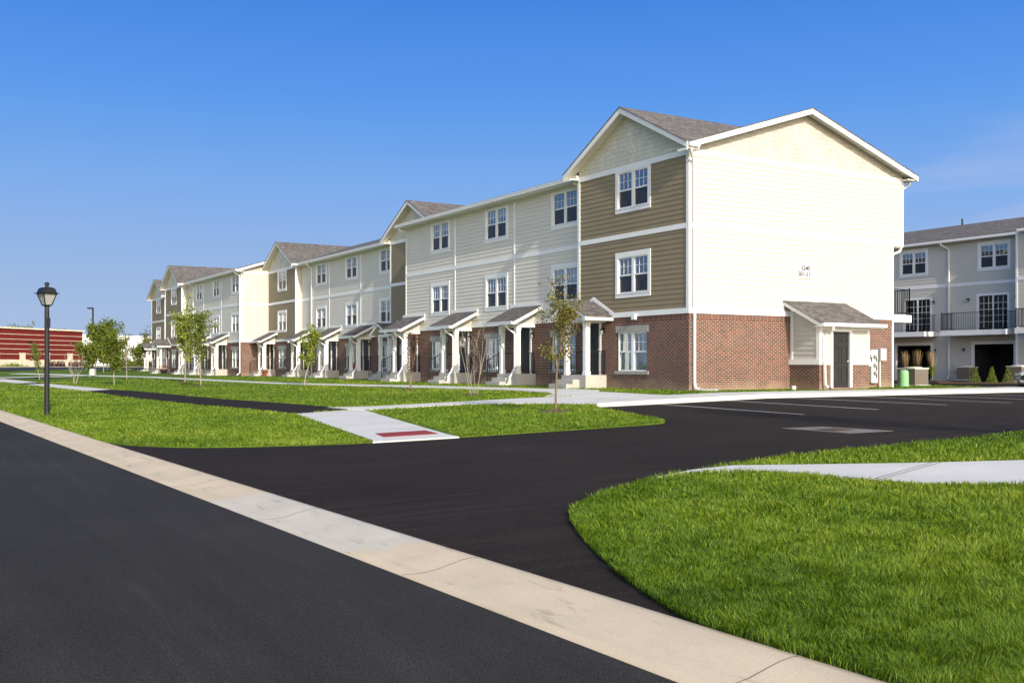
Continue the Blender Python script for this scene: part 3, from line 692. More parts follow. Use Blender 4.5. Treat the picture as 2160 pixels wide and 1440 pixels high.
# ---- near building
rootA = thing('apartment_building', 'near townhouse row with brick base and big sunlit end wall numbered 5240', 'building', (0, 0, G))
A = Bld(rootA, 0)
X1 = .485; X2 = 2.58; X2m = 3.065; DEPTH = 11.364
bay(A, 0, 0, 'gable', '501', 5.7)
y1 = mainseg(A, X1, BAY, 3, ['502', '503', '504'])
bay(A, X2, y1, 'gable', '505', X2+5.7)
y2 = mainseg(A, X2m, y1+BAY, 3, ['506', '507', '508'])
bay(A, X2, y2, 'shed', '509', X2+5.7); y3 = y2+BAY
# returns that face the sun
side_wall(A, y2, -1, X2, X2m)
side_wall(A, y1+BAY, 1, X2, X2m); side_wall(A, BAY, 1, 0, X1)
side_wall(A, y1, 1, X1, X2+.3)
A.mb('trim').box(X1-.04, X1+.09, y1-.03, y1+.035, Z12b, ZTa)
# gable end at y=0
sh_op = [(5.1, 7.4, 0, 2.4)]
A.seg += 1
flat(A.mb('brick'), 'y', 0, -1, 0, 10.75, -.3, Z12a-.2); flat(A.mb('soldier'), 'y', 0, -1, 0, 10.75, Z12a-.2, Z12a, mode='zx', o=.004)
siding(A.mb('end'), 'y', 0, -1, 0, 10.75, Z12b, Z23a); siding(A.mb('end'), 'y', 0, -1, 0, DEPTH, Z23b, ZTa)
w = A.mb('trim')
w.box(-.045, 10.75, -.045, 0, Z12a, Z12b); w.box(-.04, DEPTH+.04, -.036, 0, Z23a, Z23b); w.box(-.04, DEPTH+.04, -.036, 0, ZTa, ZTb)
for xx in ((-.042, .10), ): w.box(xx[0], xx[1], -.040, .0, Z12b, Z23a); w.box(xx[0], xx[1], -.040, .0, Z23b, ZTa)
w.box(10.65, 10.79, -.040, .0, Z12b, Z23a); w.box(DEPTH-.10, DEPTH+.04, -.040, .0, Z23b, ZTa); w.box(10.70, 10.79, -.04, .2, -.2, Z12a)
gable_tri(A, 'y', 0, -1, 0, DEPTH, ZTb, 5.68, RIDGE-.02, 'shake_end')
# back wall and cantilever
A.seg += 1; bk = A.mb('end'); flat(bk, 'x', 10.75, 1, 0, y1, -.3, Z23a); flat(bk, 'x', DEPTH, 1, 0, y1, Z23a, ZTb); flat(bk, 'x', DEPTH+2.1, 1, y1, y3, -.3, ZTb); flat(bk, 'y', y1, -1, DEPTH, DEPTH+2.1, -.3, ZTb); flat(bk, 'y', y3, 1, X2, DEPTH+2.1, -.3, ZTb)
A.mb('soffit').box(10.74, DEPTH, .02, y1, Z23a-.04, Z23a)
main_roof(A, -OH, DEPTH+OH, 0, BAY/2, oh0=.40, gut=False, gy0=-.4, gy1=-.39, tri=True)
main_roof(A, X1-OH, DEPTH+OH, BAY/2, y1, oh1=.3, gy0=BAY+.02, gy1=y1+.30)
main_roof(A, X2m-OH, DEPTH+2.1+OH, y1+.1, y3, oh1=.05, gy0=y1+BAY+.02, gy1=y2-.02)
gable_tri(A, 'y', y1+.28, 1, X1, DEPTH, EAVE, 5.9, 10.4, 'shake_end')
cross_gable_note = None
downspout(rootA, [(-.30, -.46, EAVE-.12), (-.30, -.46, EAVE-.26), (.10, -.12, EAVE-.55), (.16, -.10, EAVE-.75), (.16, -.10, .30), (.16, -.14, .12), (.22, -.3, .06)])
downspout(rootA, [(X1-.5, BAY+.35, EAVE-.12), (X1-.5, BAY+.35, EAVE-.24), (X1-.12, BAY+.14, EAVE-.50), (X1-.10, BAY+.12, EAVE-.65), (X1-.10, BAY+.12, .1)])
downspout(rootA, [(X1-.5, y1-.1, EAVE-.12), (X1-.5, y1-.1, EAVE-.24), (X1+.3, y1+.14, EAVE-.58), (X1+.3, y1+.14, EAVE-.75), (X1+.3, y1+.14, .1)])
downspout(rootA, [(X2m-.5, y2-2.3, EAVE-.12), (X2m-.5, y2-2.3, EAVE-.24), (X2m-.10, y2-2.3, EAVE-.50), (X2m-.10, y2-2.3, EAVE-.65), (X2m-.10, y2-2.3, .1)])
downspout(rootA, [(DEPTH+.50, .05, EAVE-.12), (DEPTH+.50, .05, EAVE-.28), (DEPTH+.12, .10, EAVE-.48), (DEPTH+.10, .10, EAVE-.6), (DEPTH+.10, .10, Z23a+.05), (DEPTH-.05, .10, Z23a-.18), (10.87, .10, Z23a-.32), (10.85, .10, Z23a-.5), (10.85, .10, .1)])
# vents near the ridge
for x_, y_, h_ in ((6.6, .9, 10.75), (6.2, 14.0, 10.9), (8.4, 33.0, 10.9)):
    v = MB(); v.tube([(x_, y_, 9.8), (x_, y_, h_)], .05, 8); v.build('vent_pipe', M['darkmetal'], rootA)
# front floodlight by the corner, ridge cap
for (x_, y_) in ((-.0, 2.95), (X1, 11.3), (X2m, 34.9), (X2, 49.0)):
    v = MB(); v.box(x_-.16, x_-.046, y_-.10, y_+.10, 2.60, 2.80); v.build('security_light', M['pvc'], rootA)
# number sign
sg = MB(); sg.box(5.30, 6.14, -.045, -.021, 4.18, 4.68); so = sg.build('number_sign', M['pvc'], rootA)
text_mesh('5240\n501-516', .235, M['ink'], 'lettering', so, Matrix.Translation((5.72, -.050, 4.44)) @ R_FY)
# utility room lean-to
u0, u1, ud = 4.93, 7.62, 1.42
ub = MB(); dO = [(5.60, 6.52, .08, 2.13)]
flat(ub, 'y', -ud, -1, u0, u1, -.3, .92, dO); flat(ub, 'x', u0, -1, -ud, 0, -.3, .92); flat(ub, 'x', u1, 1, -ud, 0, -.3, .92); ur = ub.build('utility_room', M['brick'], rootA)
us = MB(); siding(us, 'y', -ud, -1, u0+.03, u1-.03, 1.10, 2.38, dO); 
zz = 1.10
while zz < 3.2:
    ya_ = max(-ud, (zz+.178-3.26)/.489)
    if ya_ < -.05: siding(us, 'x', u0+.03, -1, ya_, 0, zz, zz+.178); siding(us, 'x', u1-.03, 1, ya_, 0, zz, zz+.178)
    zz += .178
us.build('siding_wall', M['siding_end'], ur)
ut = MB()
ut.box(u0-.05, dO[0][0]-.11, -ud-.05, -ud+.05, .92, 1.12); ut.box(dO[0][1]+.11, u1+.05, -ud-.05, -ud+.05, .92, 1.12)
ut.box(u0-.05, u0+.04, -ud+.05, 0, .92, 1.12); ut.box(u1-.04, u1+.05, -ud+.05, 0, .92, 1.12)
ut.box(u0, u0+.14, -ud-.03, -ud+.03, 1.12, 2.38); ut.box(u1-.14, u1, -ud-.03, -ud+.03, 1.12, 2.38); ut.box(u0, u0+.05, -ud+.03, -ud+.15, 1.12, 2.38); ut.box(u0-.002, u0+.05, -.15, -.05, 1.12, 3.05)
ut.box(u0+.14, u1-.14, -ud-.028, -ud+.03, 2.20, 2.38)
for a, b_ in ((dO[0][0]-.11, dO[0][0]), (dO[0][1], dO[0][1]+.11)): ut.box(a, b_, -ud-.06, -ud+.05, .02, 2.13)
ut.box(dO[0][0]-.11, dO[0][1]+.11, -ud-.06, -ud+.05, 2.13, 2.27)
for yy in (): pass
xa, xb = 4.60, 7.96; zt_, ze_, yf = 3.30, 2.42, -1.80
for xx in (xa, xb-.035): ut.prism([(xx, -.002, zt_-.02), (xx, yf, ze_-.02), (xx, yf, ze_-.17), (xx, -.002, zt_-.17)], (.035, 0, 0))
ut.box(xa-.1, xb+.1, -.05, -.001, zt_+.01, zt_+.16); ut.box(xa+.04, xb-.04, yf, -ud, ze_-.14, ze_-.10)
ut.build('trim', M['white'], ur)
rr = MB(); rr.prism([(xa-.02, -.001, zt_), (xa-.02, yf-.02, ze_), (xa-.02, yf-.02, ze_-.022), (xa-.02, -.001, zt_-.022)], (xb-xa+.04, 0, 0), 'xy'); rr.build('lean_to_roof', M['shingle'], ur)
gg = MB(); gg.box(xa, xb+.06, yf-.13, yf, 2.30, 2.41); gg.box(xa, xb+.06, yf-.145, yf-.13, 2.38, 2.42); gg.build('gutter', M['white'], ur)
dd = MB(); dd.tube([(xa+.55, yf-.06, 2.3), (xa+.55, yf-.06, 2.2), (u0+.35, -ud-.16, 2.02), (u0+.12, -ud-.10, 1.92), (u0+.12, -ud-.10, 1.1), (u0+.14, -ud-.13, .95), (u0+.16, -ud-.13, .2), (u0+.22, -ud-.22, .08)], .05, 4); dd.build('downspout', M['white'], ur)
dr = MB(); dr.box(dO[0][0], dO[0][1], -ud+.02, -ud+.06, .08, 2.13)
for a, b_ in ((5.70, 5.99), (6.13, 6.42)):
    for z0, z1 in ((.25, .85), (.98, 1.62), (1.76, 1.98)):
        dr.box(a, b_, -ud+.006, -ud+.02, z0, z0+.02); dr.box(a, b_, -ud+.006, -ud+.02, z1-.02, z1); dr.box(a, a+.02, -ud+.006, -ud+.02, z0+.02, z1-.02); dr.box(b_-.02, b_, -ud+.006, -ud+.02, z0+.02, z1-.02)
du = dr.build('door', M['door'], ur)
hh = MB(); hh.lathe([(.03, 0), (.035, .03), (.01, .06)], (0, 0, 0), 10)
hh.v = [(6.45+x, -ud+.02-z, 1.05+y) for x, y, z in hh.v]; hh.build('handle', M['chrome'], ur)
th_ = MB(); th_.box(5.45, 6.67, -ud-.10, -ud+.0, -.1, .08, 'zx'); th_.build('threshold', M['brick'], ur)
# rear balcony beyond the end wall
def balcony(B, x0, x1, y0, y1, sgn, z=2.95):
    d = MB(); d.box(x0, x1, y0, y1, z-.30, z); bo = d.build('balcony', M['white'], B.root)
    r = MB(); xo = x1-.06 if sgn > 0 else x0+.06; xi = x0 if sgn > 0 else x1
    for (p, q, ps) in (((xi, y0+.06), (xo, y0+.06), (False, True)), ((xo, y0+.06), (xo, y1-.06), (True, True)), ((xo, y1-.06), (xi, y1-.06), (False, False))):
        m = rail_mb(p, q, z, z, h=1.05, posts=ps); off = len(r.v); r.v += m.v; r.f += [tuple(i+off for i in f) for f in m.f]; r.uv += m.uv
    r.build('railing', M['darkmetal'], bo); return bo
balcony(A, 10.76, 12.15, .15, 3.2, 1)
A.flush(NAMES)
# meters beside the lean-to
mt = thing('meter_cabinet', 'grey bank of round electric meters on the brick end wall beside the lean-to', 'meter cabinet', (9.42, -.0, G))
b1 = MB(); b1.box(-.12, .27, -.16, -.006, .2, 1.52); b1.box(-.33, -.125, -.14, -.006, .85, 1.50); b1.build('cabinet', M['greybox'], mt)
for (x_, z_) in ((-.22, 1.24), (.07, 1.24), (.07, .90), (.07, .60)):
    m = MB(); m.lathe([(.075, 0), (.075, .05), (.06, .09), (.02, .10)], (0, 0, 0), 14); m.v = [(x_+a, -.16-c, z_+b_) for a, b_, c in m.v]; m.build('meter_dial', M['lamp_glass'], mt, smooth=False)
    k = MB(); k.box(x_+.08, x_+.13, -.175, -.162, z_-.2, z_-.04); k.build('nameplate', M['darkmetal'], mt)
bx = thing('utility_box', 'pale grey rectangular box on a standing conduit next to the electric meters', 'utility box', (9.95, 0, G))
b1 = MB(); b1.box(-.17, .18, -.22, -.008, 1.08, 1.56); b1.build('box', M['greybox'], bx); b1 = MB(); b1.tube([(-.10, -.12, 1.08), (-.10, -.12, -.05)], .04, 8); b1.build('conduit', M['actop'], bx)

# ---- far building
rootB = thing('apartment_building', 'far townhouse row continuing to the left beyond the near row', 'building', (0, 54.28, G))
B = Bld(rootB, 54.28)
XB1, XB1m, XB2, XB2m = -.184, .395, 2.32, 2.81
def roofB(): pass
yb1 = mainseg(B, XB1m, 0, 3, ['601', '602', '603'], corner=(True, False))
bay(B, XB1, yb1, 'gable', '604', XB1+5.7); yb2 = yb1+BAY
yb3 = mainseg(B, XB2m, yb2, 2, ['605', '606'])
bay(B, XB2, yb3, 'gable', '607', XB2+5.7); yb4 = yb3+BAY
side_wall(B, 0, -1, XB1m, DEPTH); side_wall(B, yb1, -1, XB1, XB1m); side_wall(B, yb2, 1, XB1, XB2m); side_wall(B, yb3, -1, XB2, XB2m); side_wall(B, yb4, 1, XB2, DEPTH+2.1)
gable_tri(B, 'y', 0, -1, XB1m, DEPTH, ZTb, 5.8, RIDGE-.02, 'shake_end')
main_roof(B, XB1m-OH, DEPTH+OH, 0, yb2, oh0=.4, oh1=.3, gy0=-.4, gy1=yb1+.02)
main_roof(B, XB2m-OH, DEPTH+2.1+OH, yb2+.1, yb4, oh1=.3, gy0=yb2, gy1=yb3)
flat(B.mb('end'), 'x', DEPTH, 1, 0, yb2, -.3, ZTb); flat(B.mb('end'), 'x', DEPTH+2.1, 1, yb2, yb4, -.3, ZTb)
downspout(rootB, [(XB1m-.5, .3, EAVE-.12), (XB1m-.5, .3, EAVE-.24), (XB1m-.12, .10, EAVE-.50), (XB1m-.10, .10, EAVE-.65), (XB1m-.10, .10, .25), (XB1m-.35, .10, .06)])
downspout(rootB, [(XB1m-.5, yb1-2.3, EAVE-.12), (XB1m-.5, yb1-2.3, EAVE-.24), (XB1m-.12, yb1-2.3, EAVE-.50), (XB1m-.10, yb1-2.3, EAVE-.65), (XB1m-.10, yb1-2.3, .1)])
B.flush(NAMES)

# ---- rear building across the court
XR = 32.0
rootR = thing('apartment_building', 'greige-sided building behind the court with garage doors below black-railed balconies', 'building', (XR, 0, G))
def garage_wall(B, x, y0, y1, wins, doors, gars, corner=(True, True)):
    B.seg += 1; sl, wh = B.mb('rsiding'), B.mb('trim')
    og = [(g-1.27, g+1.27, -.3, 2.13) for g in gars]; od = [(d-.92, d+.92, 2.96, 5.02) for d in doors]; ow = [(c-.9, c+.9, 6.68, 8.04) for c in wins]
    siding(sl, 'x', x, -1, y0, y1, -.25, 2.66, og); siding(sl, 'x', x, -1, y0, y1, 2.90, 5.70, od); siding(sl, 'x', x, -1, y0, y1, 5.88, 8.40, ow)
    board(wh, 'x', x, -1, y0, y1, 2.66, 2.90, .036); board(wh, 'x', x, -1, y0, y1, 5.70, 5.88, .036)
    for on, yy in ((corner[0], y0), (corner[1], y1-.11)):
        if on: board(wh, 'x', x, -1, yy, yy+.11, -.2, 2.66, .04); board(wh, 'x', x, -1, yy, yy+.11, 2.9, 5.7, .04); board(wh, 'x', x, -1, yy, yy+.11, 5.88, 8.4, .04)
    for c in wins: place_window(B.root, 'upper', c, 6.68, x)
    for d in doors:
        t = MB(); t.box(x-.038, x+.03, d-1.06, d-.92, 2.96, 5.16); t.box(x-.038, x+.03, d+.92, d+1.06, 2.96, 5.16); t.box(x-.038, x+.03, d-.92, d+.92, 5.02, 5.16); t.box(x-.03, x+.06, d-.035, d+.035, 2.96, 5.02)
        do = t.build('balcony_door', M['white'], B.root)
        g = MB(); flat(g, 'x', x+.04, -1, d-.92, d+.92, 2.96, 5.02); g.build('pane', M['darkglass'], do)
        m = MB()
        for s in (-1, 1):
            for k in range(1, 3): m.box(x+.02, x+.036, d+s*.92*k/3-.011, d+s*.92*k/3+.011, 3.1, 4.95)
            for k in range(1, 5): m.box(x+.018, x+.034, d+s*.06 if s > 0 else d-.88, d+.88 if s > 0 else d-.06, 3.1+k*.37-.011, 3.1+k*.37+.011)
        m.build('muntins', M['white'], do)
    for q in gars:
        t = MB(); t.box(x-.045, x+.05, q-1.43, q-1.27, -.25, 2.31); t.box(x-.045, x+.05, q+1.27, q+1.43, -.25, 2.31); t.box(x-.045, x+.05, q-1.27, q+1.27, 2.13, 2.31)
        go = t.build('garage_opening', M['white'], B.root)
        d = MB(); flat(d, 'x', x+3.0, -1, q-1.6, q+1.6, -.25, 2.5); flat(d, 'y', q-1.6, 1, x+.05, x+3, -.25, 2.5); flat(d, 'y', q+1.6, -1, x+.05, x+3, -.25, 2.5); d.face([(x+.05, q-1.6, 2.45), (x+3, q-1.6, 2.45), (x+3, q+1.6, 2.45), (x+.05, q+1.6, 2.45)])
        d.build('garage_interior', M['interior'], go)
    co = B.mb('core'); flat(co, 'x', x+.34, -1, y0+.02, y1-.02, 2.5, 8.4)  # unseen light-blocking sheet added behind the siding
m_, nt_, b_ = newmat('dark_door_glass'); M['darkglass'] = m_; b_.inputs['Base Color'].default_value = (.012, .013, .016, 1); b_.inputs['Roughness'].default_value = .08
R = Bld(rootR, 0)
garage_wall(R, 0, 7.4, 36, [9.5, 15.05, 21, 26.6, 32.2], [9.56, 14.75, 21, 26.6, 32.2], [9.52, 15.05, 21, 26.6, 32.2])
garage_wall(R, -1.15, -9, 7.4, [4.6, -1], [4.6, -1], [4.6, -1])
siding(R.mb('rsiding'), 'y', 7.4, 1, -1.15, 0, -.25, 8.4); siding(R.mb('rsiding'), 'y', -9, -1, -1.15, 11, -.25, 8.4)
for (x0, x1, y0, y1) in ((-OH, 11.3, 7.0, 36.3), (-1.15-OH, 12.45, -9.3, 7.0)):
    xr = (x0+x1)/2; r = R.mb('roof'); zR = 10.25
    for xe in (x0, x1): r.prism([(xe, y0, 8.55), (xr, y0, zR), (xr, y0, zR-.05), (xe, y0, 8.50)], (0, y1-y0, 0), 'yx')
    R.mb('gutter').box(x0-.13, x0-.012, y0+.1, y1, 8.41, 8.54); R.mb('trim').box(x0-.01, x0+.03, y0, y1, 8.38, 8.52); R.mb('soffit').box(x0+.03, x0+OH+.1, y0, y1, 8.38, 8.42)
    for yy in (y0, y1-.03): R.mb('trim').prism([(x0, yy, 8.5), (xr, yy, zR-.055), (x1, yy, 8.5), (x1, yy, 8.35), (x0, yy, 8.35)], (0, .03, 0))
for yl, yh_ in ((7.95, 12.25), (13.35, 17.2), (19.4, 23), (25, 28.5)): balcony(R, -1.25, -.04, yl, yh_, -1, 2.96)
balcony(R, -2.4, -1.2, 3.0, 6.7, -1, 2.96)
downspout(rootR, [(-.5, 12.75, 8.45), (-.5, 12.75, 8.3), (-.12, 12.47, 8.05), (-.10, 12.45, 7.9), (-.10, 12.45, .2), (-.3, 12.4, .02)])
for y_, z_ in ((13.55, 4.75), (11.15, 4.78), (8.05, 4.82), (13.45, 1.72), (11.45, 1.75), (7.98, 1.76)): copy_tree(PL, rootR, (-.042, y_, z_))
for x_, y_ in ((5.2, 15.2), (5.2, 10.1), (5.0, 8.0)):
    v = MB(); v.tube([(x_, y_, 9.6), (x_, y_, 10.62)], .06, 8); v.build('vent_pipe', M['darkmetal'], rootR)
v = MB(); v.box(-.14, -.03, 11.9, 12.08, .5, .95); v.box(-.12, -.03, 11.35, 11.47, .72, .86); v.build('outlet_box', M['greybox'], rootR)
R.flush(NAMES)
for p in hidden_protos:
    for c in kids(p):
        bpy.data.objects.remove(c)
    bpy.data.objects.remove(p)

# ------------------------------------------------------------------ far left: red store, white warehouse
def cam_pt(u, Y, z=0):
    X = (u-1080)/2150.72*Y; return (XC+X*CS+Y*SN, YC-X*SN+Y*CS, z)
SZ = 1.12
p0 = Vector(cam_pt(174, 200)); p1 = Vector(cam_pt(-160, 164)); L = (p1-p0).length; ang = math.atan2(p1.y-p0.y, p1.x-p0.x)
store = thing('store_building', 'long dark red store with pale stripes and cream stone base beyond the far road', 'building', (p0.x, p0.y, SZ), ang)
HS = 6.75
# local frame: x along the wall (leftwards in the picture), facade looks to +y or -y: find the side of the camera
side = 1 if (Matrix.Rotation(-ang, 3, 'Z') @ (Vector((XC, YC, 0))-p0)).y > 0 else -1
b1 = MB(); b1.box(0, L, 0, -side*40, -1, HS); b1.build('wall', M['red'], store)
b1 = MB(); b1.box(-.15, L, side*.0, side*.18, 0, 1.25); b1.build('stone_base', M['stone'], store)
for k in range(9):
    xx = 3.2+k*6.2
    if xx < L-1.4: b1 = MB(); b1.box(xx, xx+1.3, side*.19, side*.35, 0, 2.35); b1.box(xx-.08, xx+1.38, side*.12, side*.40, 2.35, 2.48); b1.build('pillar', M['stone'], store)
b1 = MB()
for z_ in (2.2, 3.1, 4.0, 4.85, 5.75): b1.box(-.05, L, side*.0, side*.10, z_, z_+.085)
b1.box(-.3, L, -side*40, side*.3, HS, HS+.28); b1.build('stripes', M['stone'], store)
b1 = MB()
for k in range(4): b1.box(2.0+k*12, 2.5+k*12, side*.0, side*.4, 4.3, 4.6)
b1.build('wall_light', M['darkmetal'], store)
q0 = Vector(cam_pt(165, 262)); q1 = Vector(cam_pt(345, 285)); L2 = (q1-q0).length
wh_ = thing('warehouse_building', 'plain white flat-roofed warehouse rising behind the trees left of the townhouses', 'building', (q0.x, q0.y, SZ), math.atan2(q1.y-q0.y, q1.x-q0.x))
b1 = MB(); b1.box(0, L2, 0, 30, -1, 7.8); b1.build('wall', M['whitewall'], wh_); b1 = MB(); b1.box(-.1, L2+.1, -.12, 30.1, 7.8, 8.15); b1.build('parapet', M['whitewall'], wh_)

# far road with kerbs
def strip(name, u0, u1, Ya, Yb, off, mat):
    drape(name, [cam_pt(u0, Ya)[:2], cam_pt(u1, Ya)[:2], cam_pt(u1, Yb)[:2], cam_pt(u0, Yb)[:2]], off, mat, skirt=.0)
strip('road', -1500, 1200, 137, 168, .06, M['farasphalt'])
strip('verge_kerb', -1500, 1200, 168, 176, .12, M['stone'])
strip('footpath', -40, 152, 88, 92.5, .12, M['walk'])

# ------------------------------------------------------------------ vegetation
def leaves_mesh(name, P, Nrm, size, tint, mat, parent, seed=0, aspect=.55, curl=.25):
    n = len(P); r = np.random.default_rng(seed)
    d = r.normal(size=(n, 3)); d[:, 2] -= .35; d /= np.linalg.norm(d, axis=1)[:, None]
    a = r.normal(size=(n, 3)); sdir = np.cross(d, a); sdir /= np.linalg.norm(sdir, axis=1)[:, None]
    up = np.cross(d, sdir); sz = size*(.7+.6*r.random(n))[:, None]
    v = np.empty((n, 4, 3)); v[:, 0] = P; v[:, 1] = P+d*sz*.5+sdir*sz*aspect*.5+up*sz*curl*.2; v[:, 2] = P+d*sz; v[:, 3] = P+d*sz*.5-sdir*sz*aspect*.5+up*sz*curl*.2
    me = bpy.data.meshes.new(name); me.vertices.add(n*4); me.vertices.foreach_set('co', v.astype(np.float32).ravel())
    me.loops.add(n*4); me.loops.foreach_set('vertex_index', np.arange(n*4, dtype=np.int32)); me.polygons.add(n)
    me.polygons.foreach_set('loop_start', np.arange(0, n*4, 4, dtype=np.int32)); me.polygons.foreach_set('loop_total', np.full(n, 4, dtype=np.int32))
    at = me.attributes.new('tint', 'FLOAT', 'FACE'); at.data.foreach_set('value', np.asarray(tint, dtype=np.float32))
    me.update(); me.validate(); me.materials.append(mat); o = bpy.data.objects.new(name, me); COL.objects.link(o); o.parent = parent; return o
def tree(name, label, loc, H, crown_w, z0, trunk_r, leaf, nleaf, lsize, bark='bark', seed=1, group=None, shape='oval', stems=1, bare=False, lean=0, cat='tree', twigs=None):
    rd = random.Random(seed); root = thing(name, label, cat, loc, 0, group)
    tm = MB(); tips = []
    def limb(p, d, L, r, depth):
        n = 5; pts = [p]; rs = [r]; q = Vector(p); dd_ = Vector(d)
        for i in range(n):
            dd_ = (dd_+Vector((rd.gauss(0, .10), rd.gauss(0, .10), rd.gauss(.05, .05)))).normalized(); q = q+dd_*(L/n); pts.append(tuple(q)); rs.append(max(r*(1-.75*(i+1)/n), .003))
            if depth > 0: tips.append((Vector(q), depth))
        tm.tube(pts, rs, 6 if depth == 0 else 4, False); return pts, rs
    for s in range(stems):
        a = rd.random()*6.28; base = Vector((math.cos(a)*.08*(stems > 1), math.sin(a)*.08*(stems > 1), -.1))
        dirv = Vector((math.cos(a)*.16*(stems > 1)+lean, math.sin(a)*.16*(stems > 1), 1)).normalized()
        pts, rs = limb(base, dirv, H*(.97 if not (stems > 1) else rd.uniform(.8, 1)), trunk_r, 0)
        pts = [Vector(p) for p in pts]
        nb = twigs or max(10, int(H*5))
        for k in range(nb):
            t = z0/H+(1-z0/H)*(k+rd.random())/nb*.97; t = clamp(t, .02, .97); seg = t*5; i = min(int(seg), 4); p = pts[i].lerp(pts[i+1], seg-i)
            hh_ = (t-z0/H)/(1-z0/H)
            prof_ = {'oval': math.sin(math.pi*clamp(hh_*.85+.12))**.7, 'cone': (1-hh_)*.95+.12, 'vase': .4+.7*hh_*(1.15-hh_)*2, 'round': math.sqrt(max(0, 1-(2*hh_-1)**2))*.95+.1}[shape]
            aa = k*2.4+rd.random()*.8; el = .5+.5*rd.random()+(.5 if shape in ('oval', 'vase') else .1)
            L = crown_w/2*prof_*rd.uniform(.7, 1.2)/max(math.cos(el), .35)*.8
            d_ = Vector((math.cos(aa)*math.cos(el), math.sin(aa)*math.cos(el), math.sin(el)))
            bp, br_ = limb(p, d_, L, trunk_r*.38*(1-.6*hh_), 1)
            for m in range(2 if not bare else 3):
                j = rd.randint(1, 4); b0 = Vector(bp[j]); dv = (d_+Vector((rd.gauss(0, .6), rd.gauss(0, .6), rd.gauss(.1, .4)))).normalized()
                limb(b0, dv, L*rd.uniform(.3, .55), trunk_r*.16, 2)
    tm.build('trunk', M[bark], root)
    if nleaf:
        r = np.random.default_rng(seed); T = np.array([tuple(t[0]) for t in tips]); 
        idx = r.integers(0, len(T), nleaf); sp = crown_w*.055+.03
        cl = r.normal(size=(len(T), ))*.16; P = T[idx]+r.normal(size=(nleaf, 3))*sp
        keep = P[:, 2] > z0*.85; P = P[keep]; idx = idx[keep]
        tint = np.clip(.5+cl[idx]+r.normal(size=len(P))*.2, 0, 1)
        leaves_mesh('crown', P, None, lsize, tint, M[leaf], root, seed)
    return root
def mulch_ring(parent, r=.5):
    m = MB(); rd = random.Random(3); pr = []
    for i in range(20): a = 6.283*i/20; k = r*rd.uniform(.8, 1.15); pr.append((math.cos(a)*k, math.sin(a)*k))
    for i in range(20):
        j = (i+1) % 20; m.face([(0, 0, .05), (pr[i][0], pr[i][1], -.02), (pr[j][0], pr[j][1], -.02)])
        for q in range(3):
            a = rd.random()*6.28; d = rd.random()*r*1.05; s_ = .03; x, y = math.cos(a)*d, math.sin(a)*d; z = .03+.03*(1-d/r)
            m.face([(x, y, z), (x+s_, y+s_*.3, z+.02), (x+s_*.4, y+s_, z+.015)])
    m.build('mulch', M['mulch'], parent)
def gl(x, y): return (x, y, zl(x, y))
t = tree('young_pear_tree', 'slim young tree with olive and reddish leaves before the nearest porch', gl(-9.58, -5.94), 2.75, 1.25, 1.35, .032, 'leaf_pear', 1900, .075, 'bark', 12, shape='round'); mulch_ring(t, .55)
t = tree('bare_shrub', 'leafless multi-stemmed shrub in a mulch ring before the third porch', gl(-6.55, 3.6), 2.15, 1.2, .5, .014, None, 0, .05, 'palebark', 5, stems=5, bare=True, cat='shrub', shape='vase', twigs=3); mulch_ring(t, .5)
t = tree('purple_leaf_tree', 'thin sapling with a few dark purple leaves in a mulch ring on the lawn', gl(-5.95, 9.9), 2.5, .75, .7, .022, 'leaf_purple', 420, .07, 'bark', 8, stems=2, bare=True); mulch_ring(t, .55)
tree('young_maple_tree', 'small bright lime-green tree in front of the sunlit return wall', gl(-6.37, 21.06), 2.7, 1.1, .9, .03, 'leaf_bright', 1500, .12, 'palebark', 15, group='young trees along the front footpath')
t = tree('young_ash_tree', 'taller right-hand tree of the leafy pair before the far building', gl(-9.8, 27.2), 3.4, 1.5, 1.0, .035, 'leaf', 1700, .14, 'palebark', 21, group='young trees along the front footpath'); mulch_ring(t, .6)
t = tree('young_ash_tree', 'left-hand tree of the leafy pair before the far building, standing nearer the footpath', gl(-8.5, 36.0), 3.65, 1.8, 1.2, .04, 'leaf_bright', 1800, .17, 'palebark', 24, group='young trees along the front footpath'); mulch_ring(t, .6)
# trees on the far-left lawn
def cp(u, v, z): Y = 2150.72*(1.5-z)/(v-768.309); p = cam_pt(u, Y); return p[0], p[1], Y
for (u, Y, H, W, nl, ls, sd, sh, lf, lab, z0) in [
    (218, 112, 4.2, 3.7, 8000, .27, 31, 'round', 'leaf', 'largest round-headed tree on the far lawn, left of the townhouses', 1.2),
    (190, 88, 2.6, 2.1, 2600, .2, 32, 'round', 'leaf', 'low dark-green tree crowding the left side of the largest far tree', .8),
    (241.6, 62, 2.4, 1.8, 2600, .16, 33, 'round', 'leaf', 'nearer tree crowding the right side of the largest far tree', 1.0),
    (84, 84, 2.8, .95, 650, .16, 34, 'oval', 'leaf', 'narrow upright tree just left of the black lamp post', .7),
    (267, 74, 2.5, 1.5, 420, .14, 35, 'vase', 'leaf_pear', 'thin orange-tinged tree between the far trees and the far building', .6),
    (290, 118, 2.5, 2.6, 1500, .22, 36, 'round', 'leaf', 'broad pale green tree beside the last porch of the far building', .9),
    (312, 150, 4.0, 2.6, 900, .24, 37, 'oval', 'leaf', 'tree peeking out behind the last tan bay of the far building', 1.6)]:
    p = cam_pt(u, Y); tree('lawn_tree', lab, gl(p[0], p[1]), H, W, z0, (.02+.010*H)*(1 if H > 5 else .75), lf, nl, ls, 'palebark', sd, shape=sh, group='trees on the far lawn')
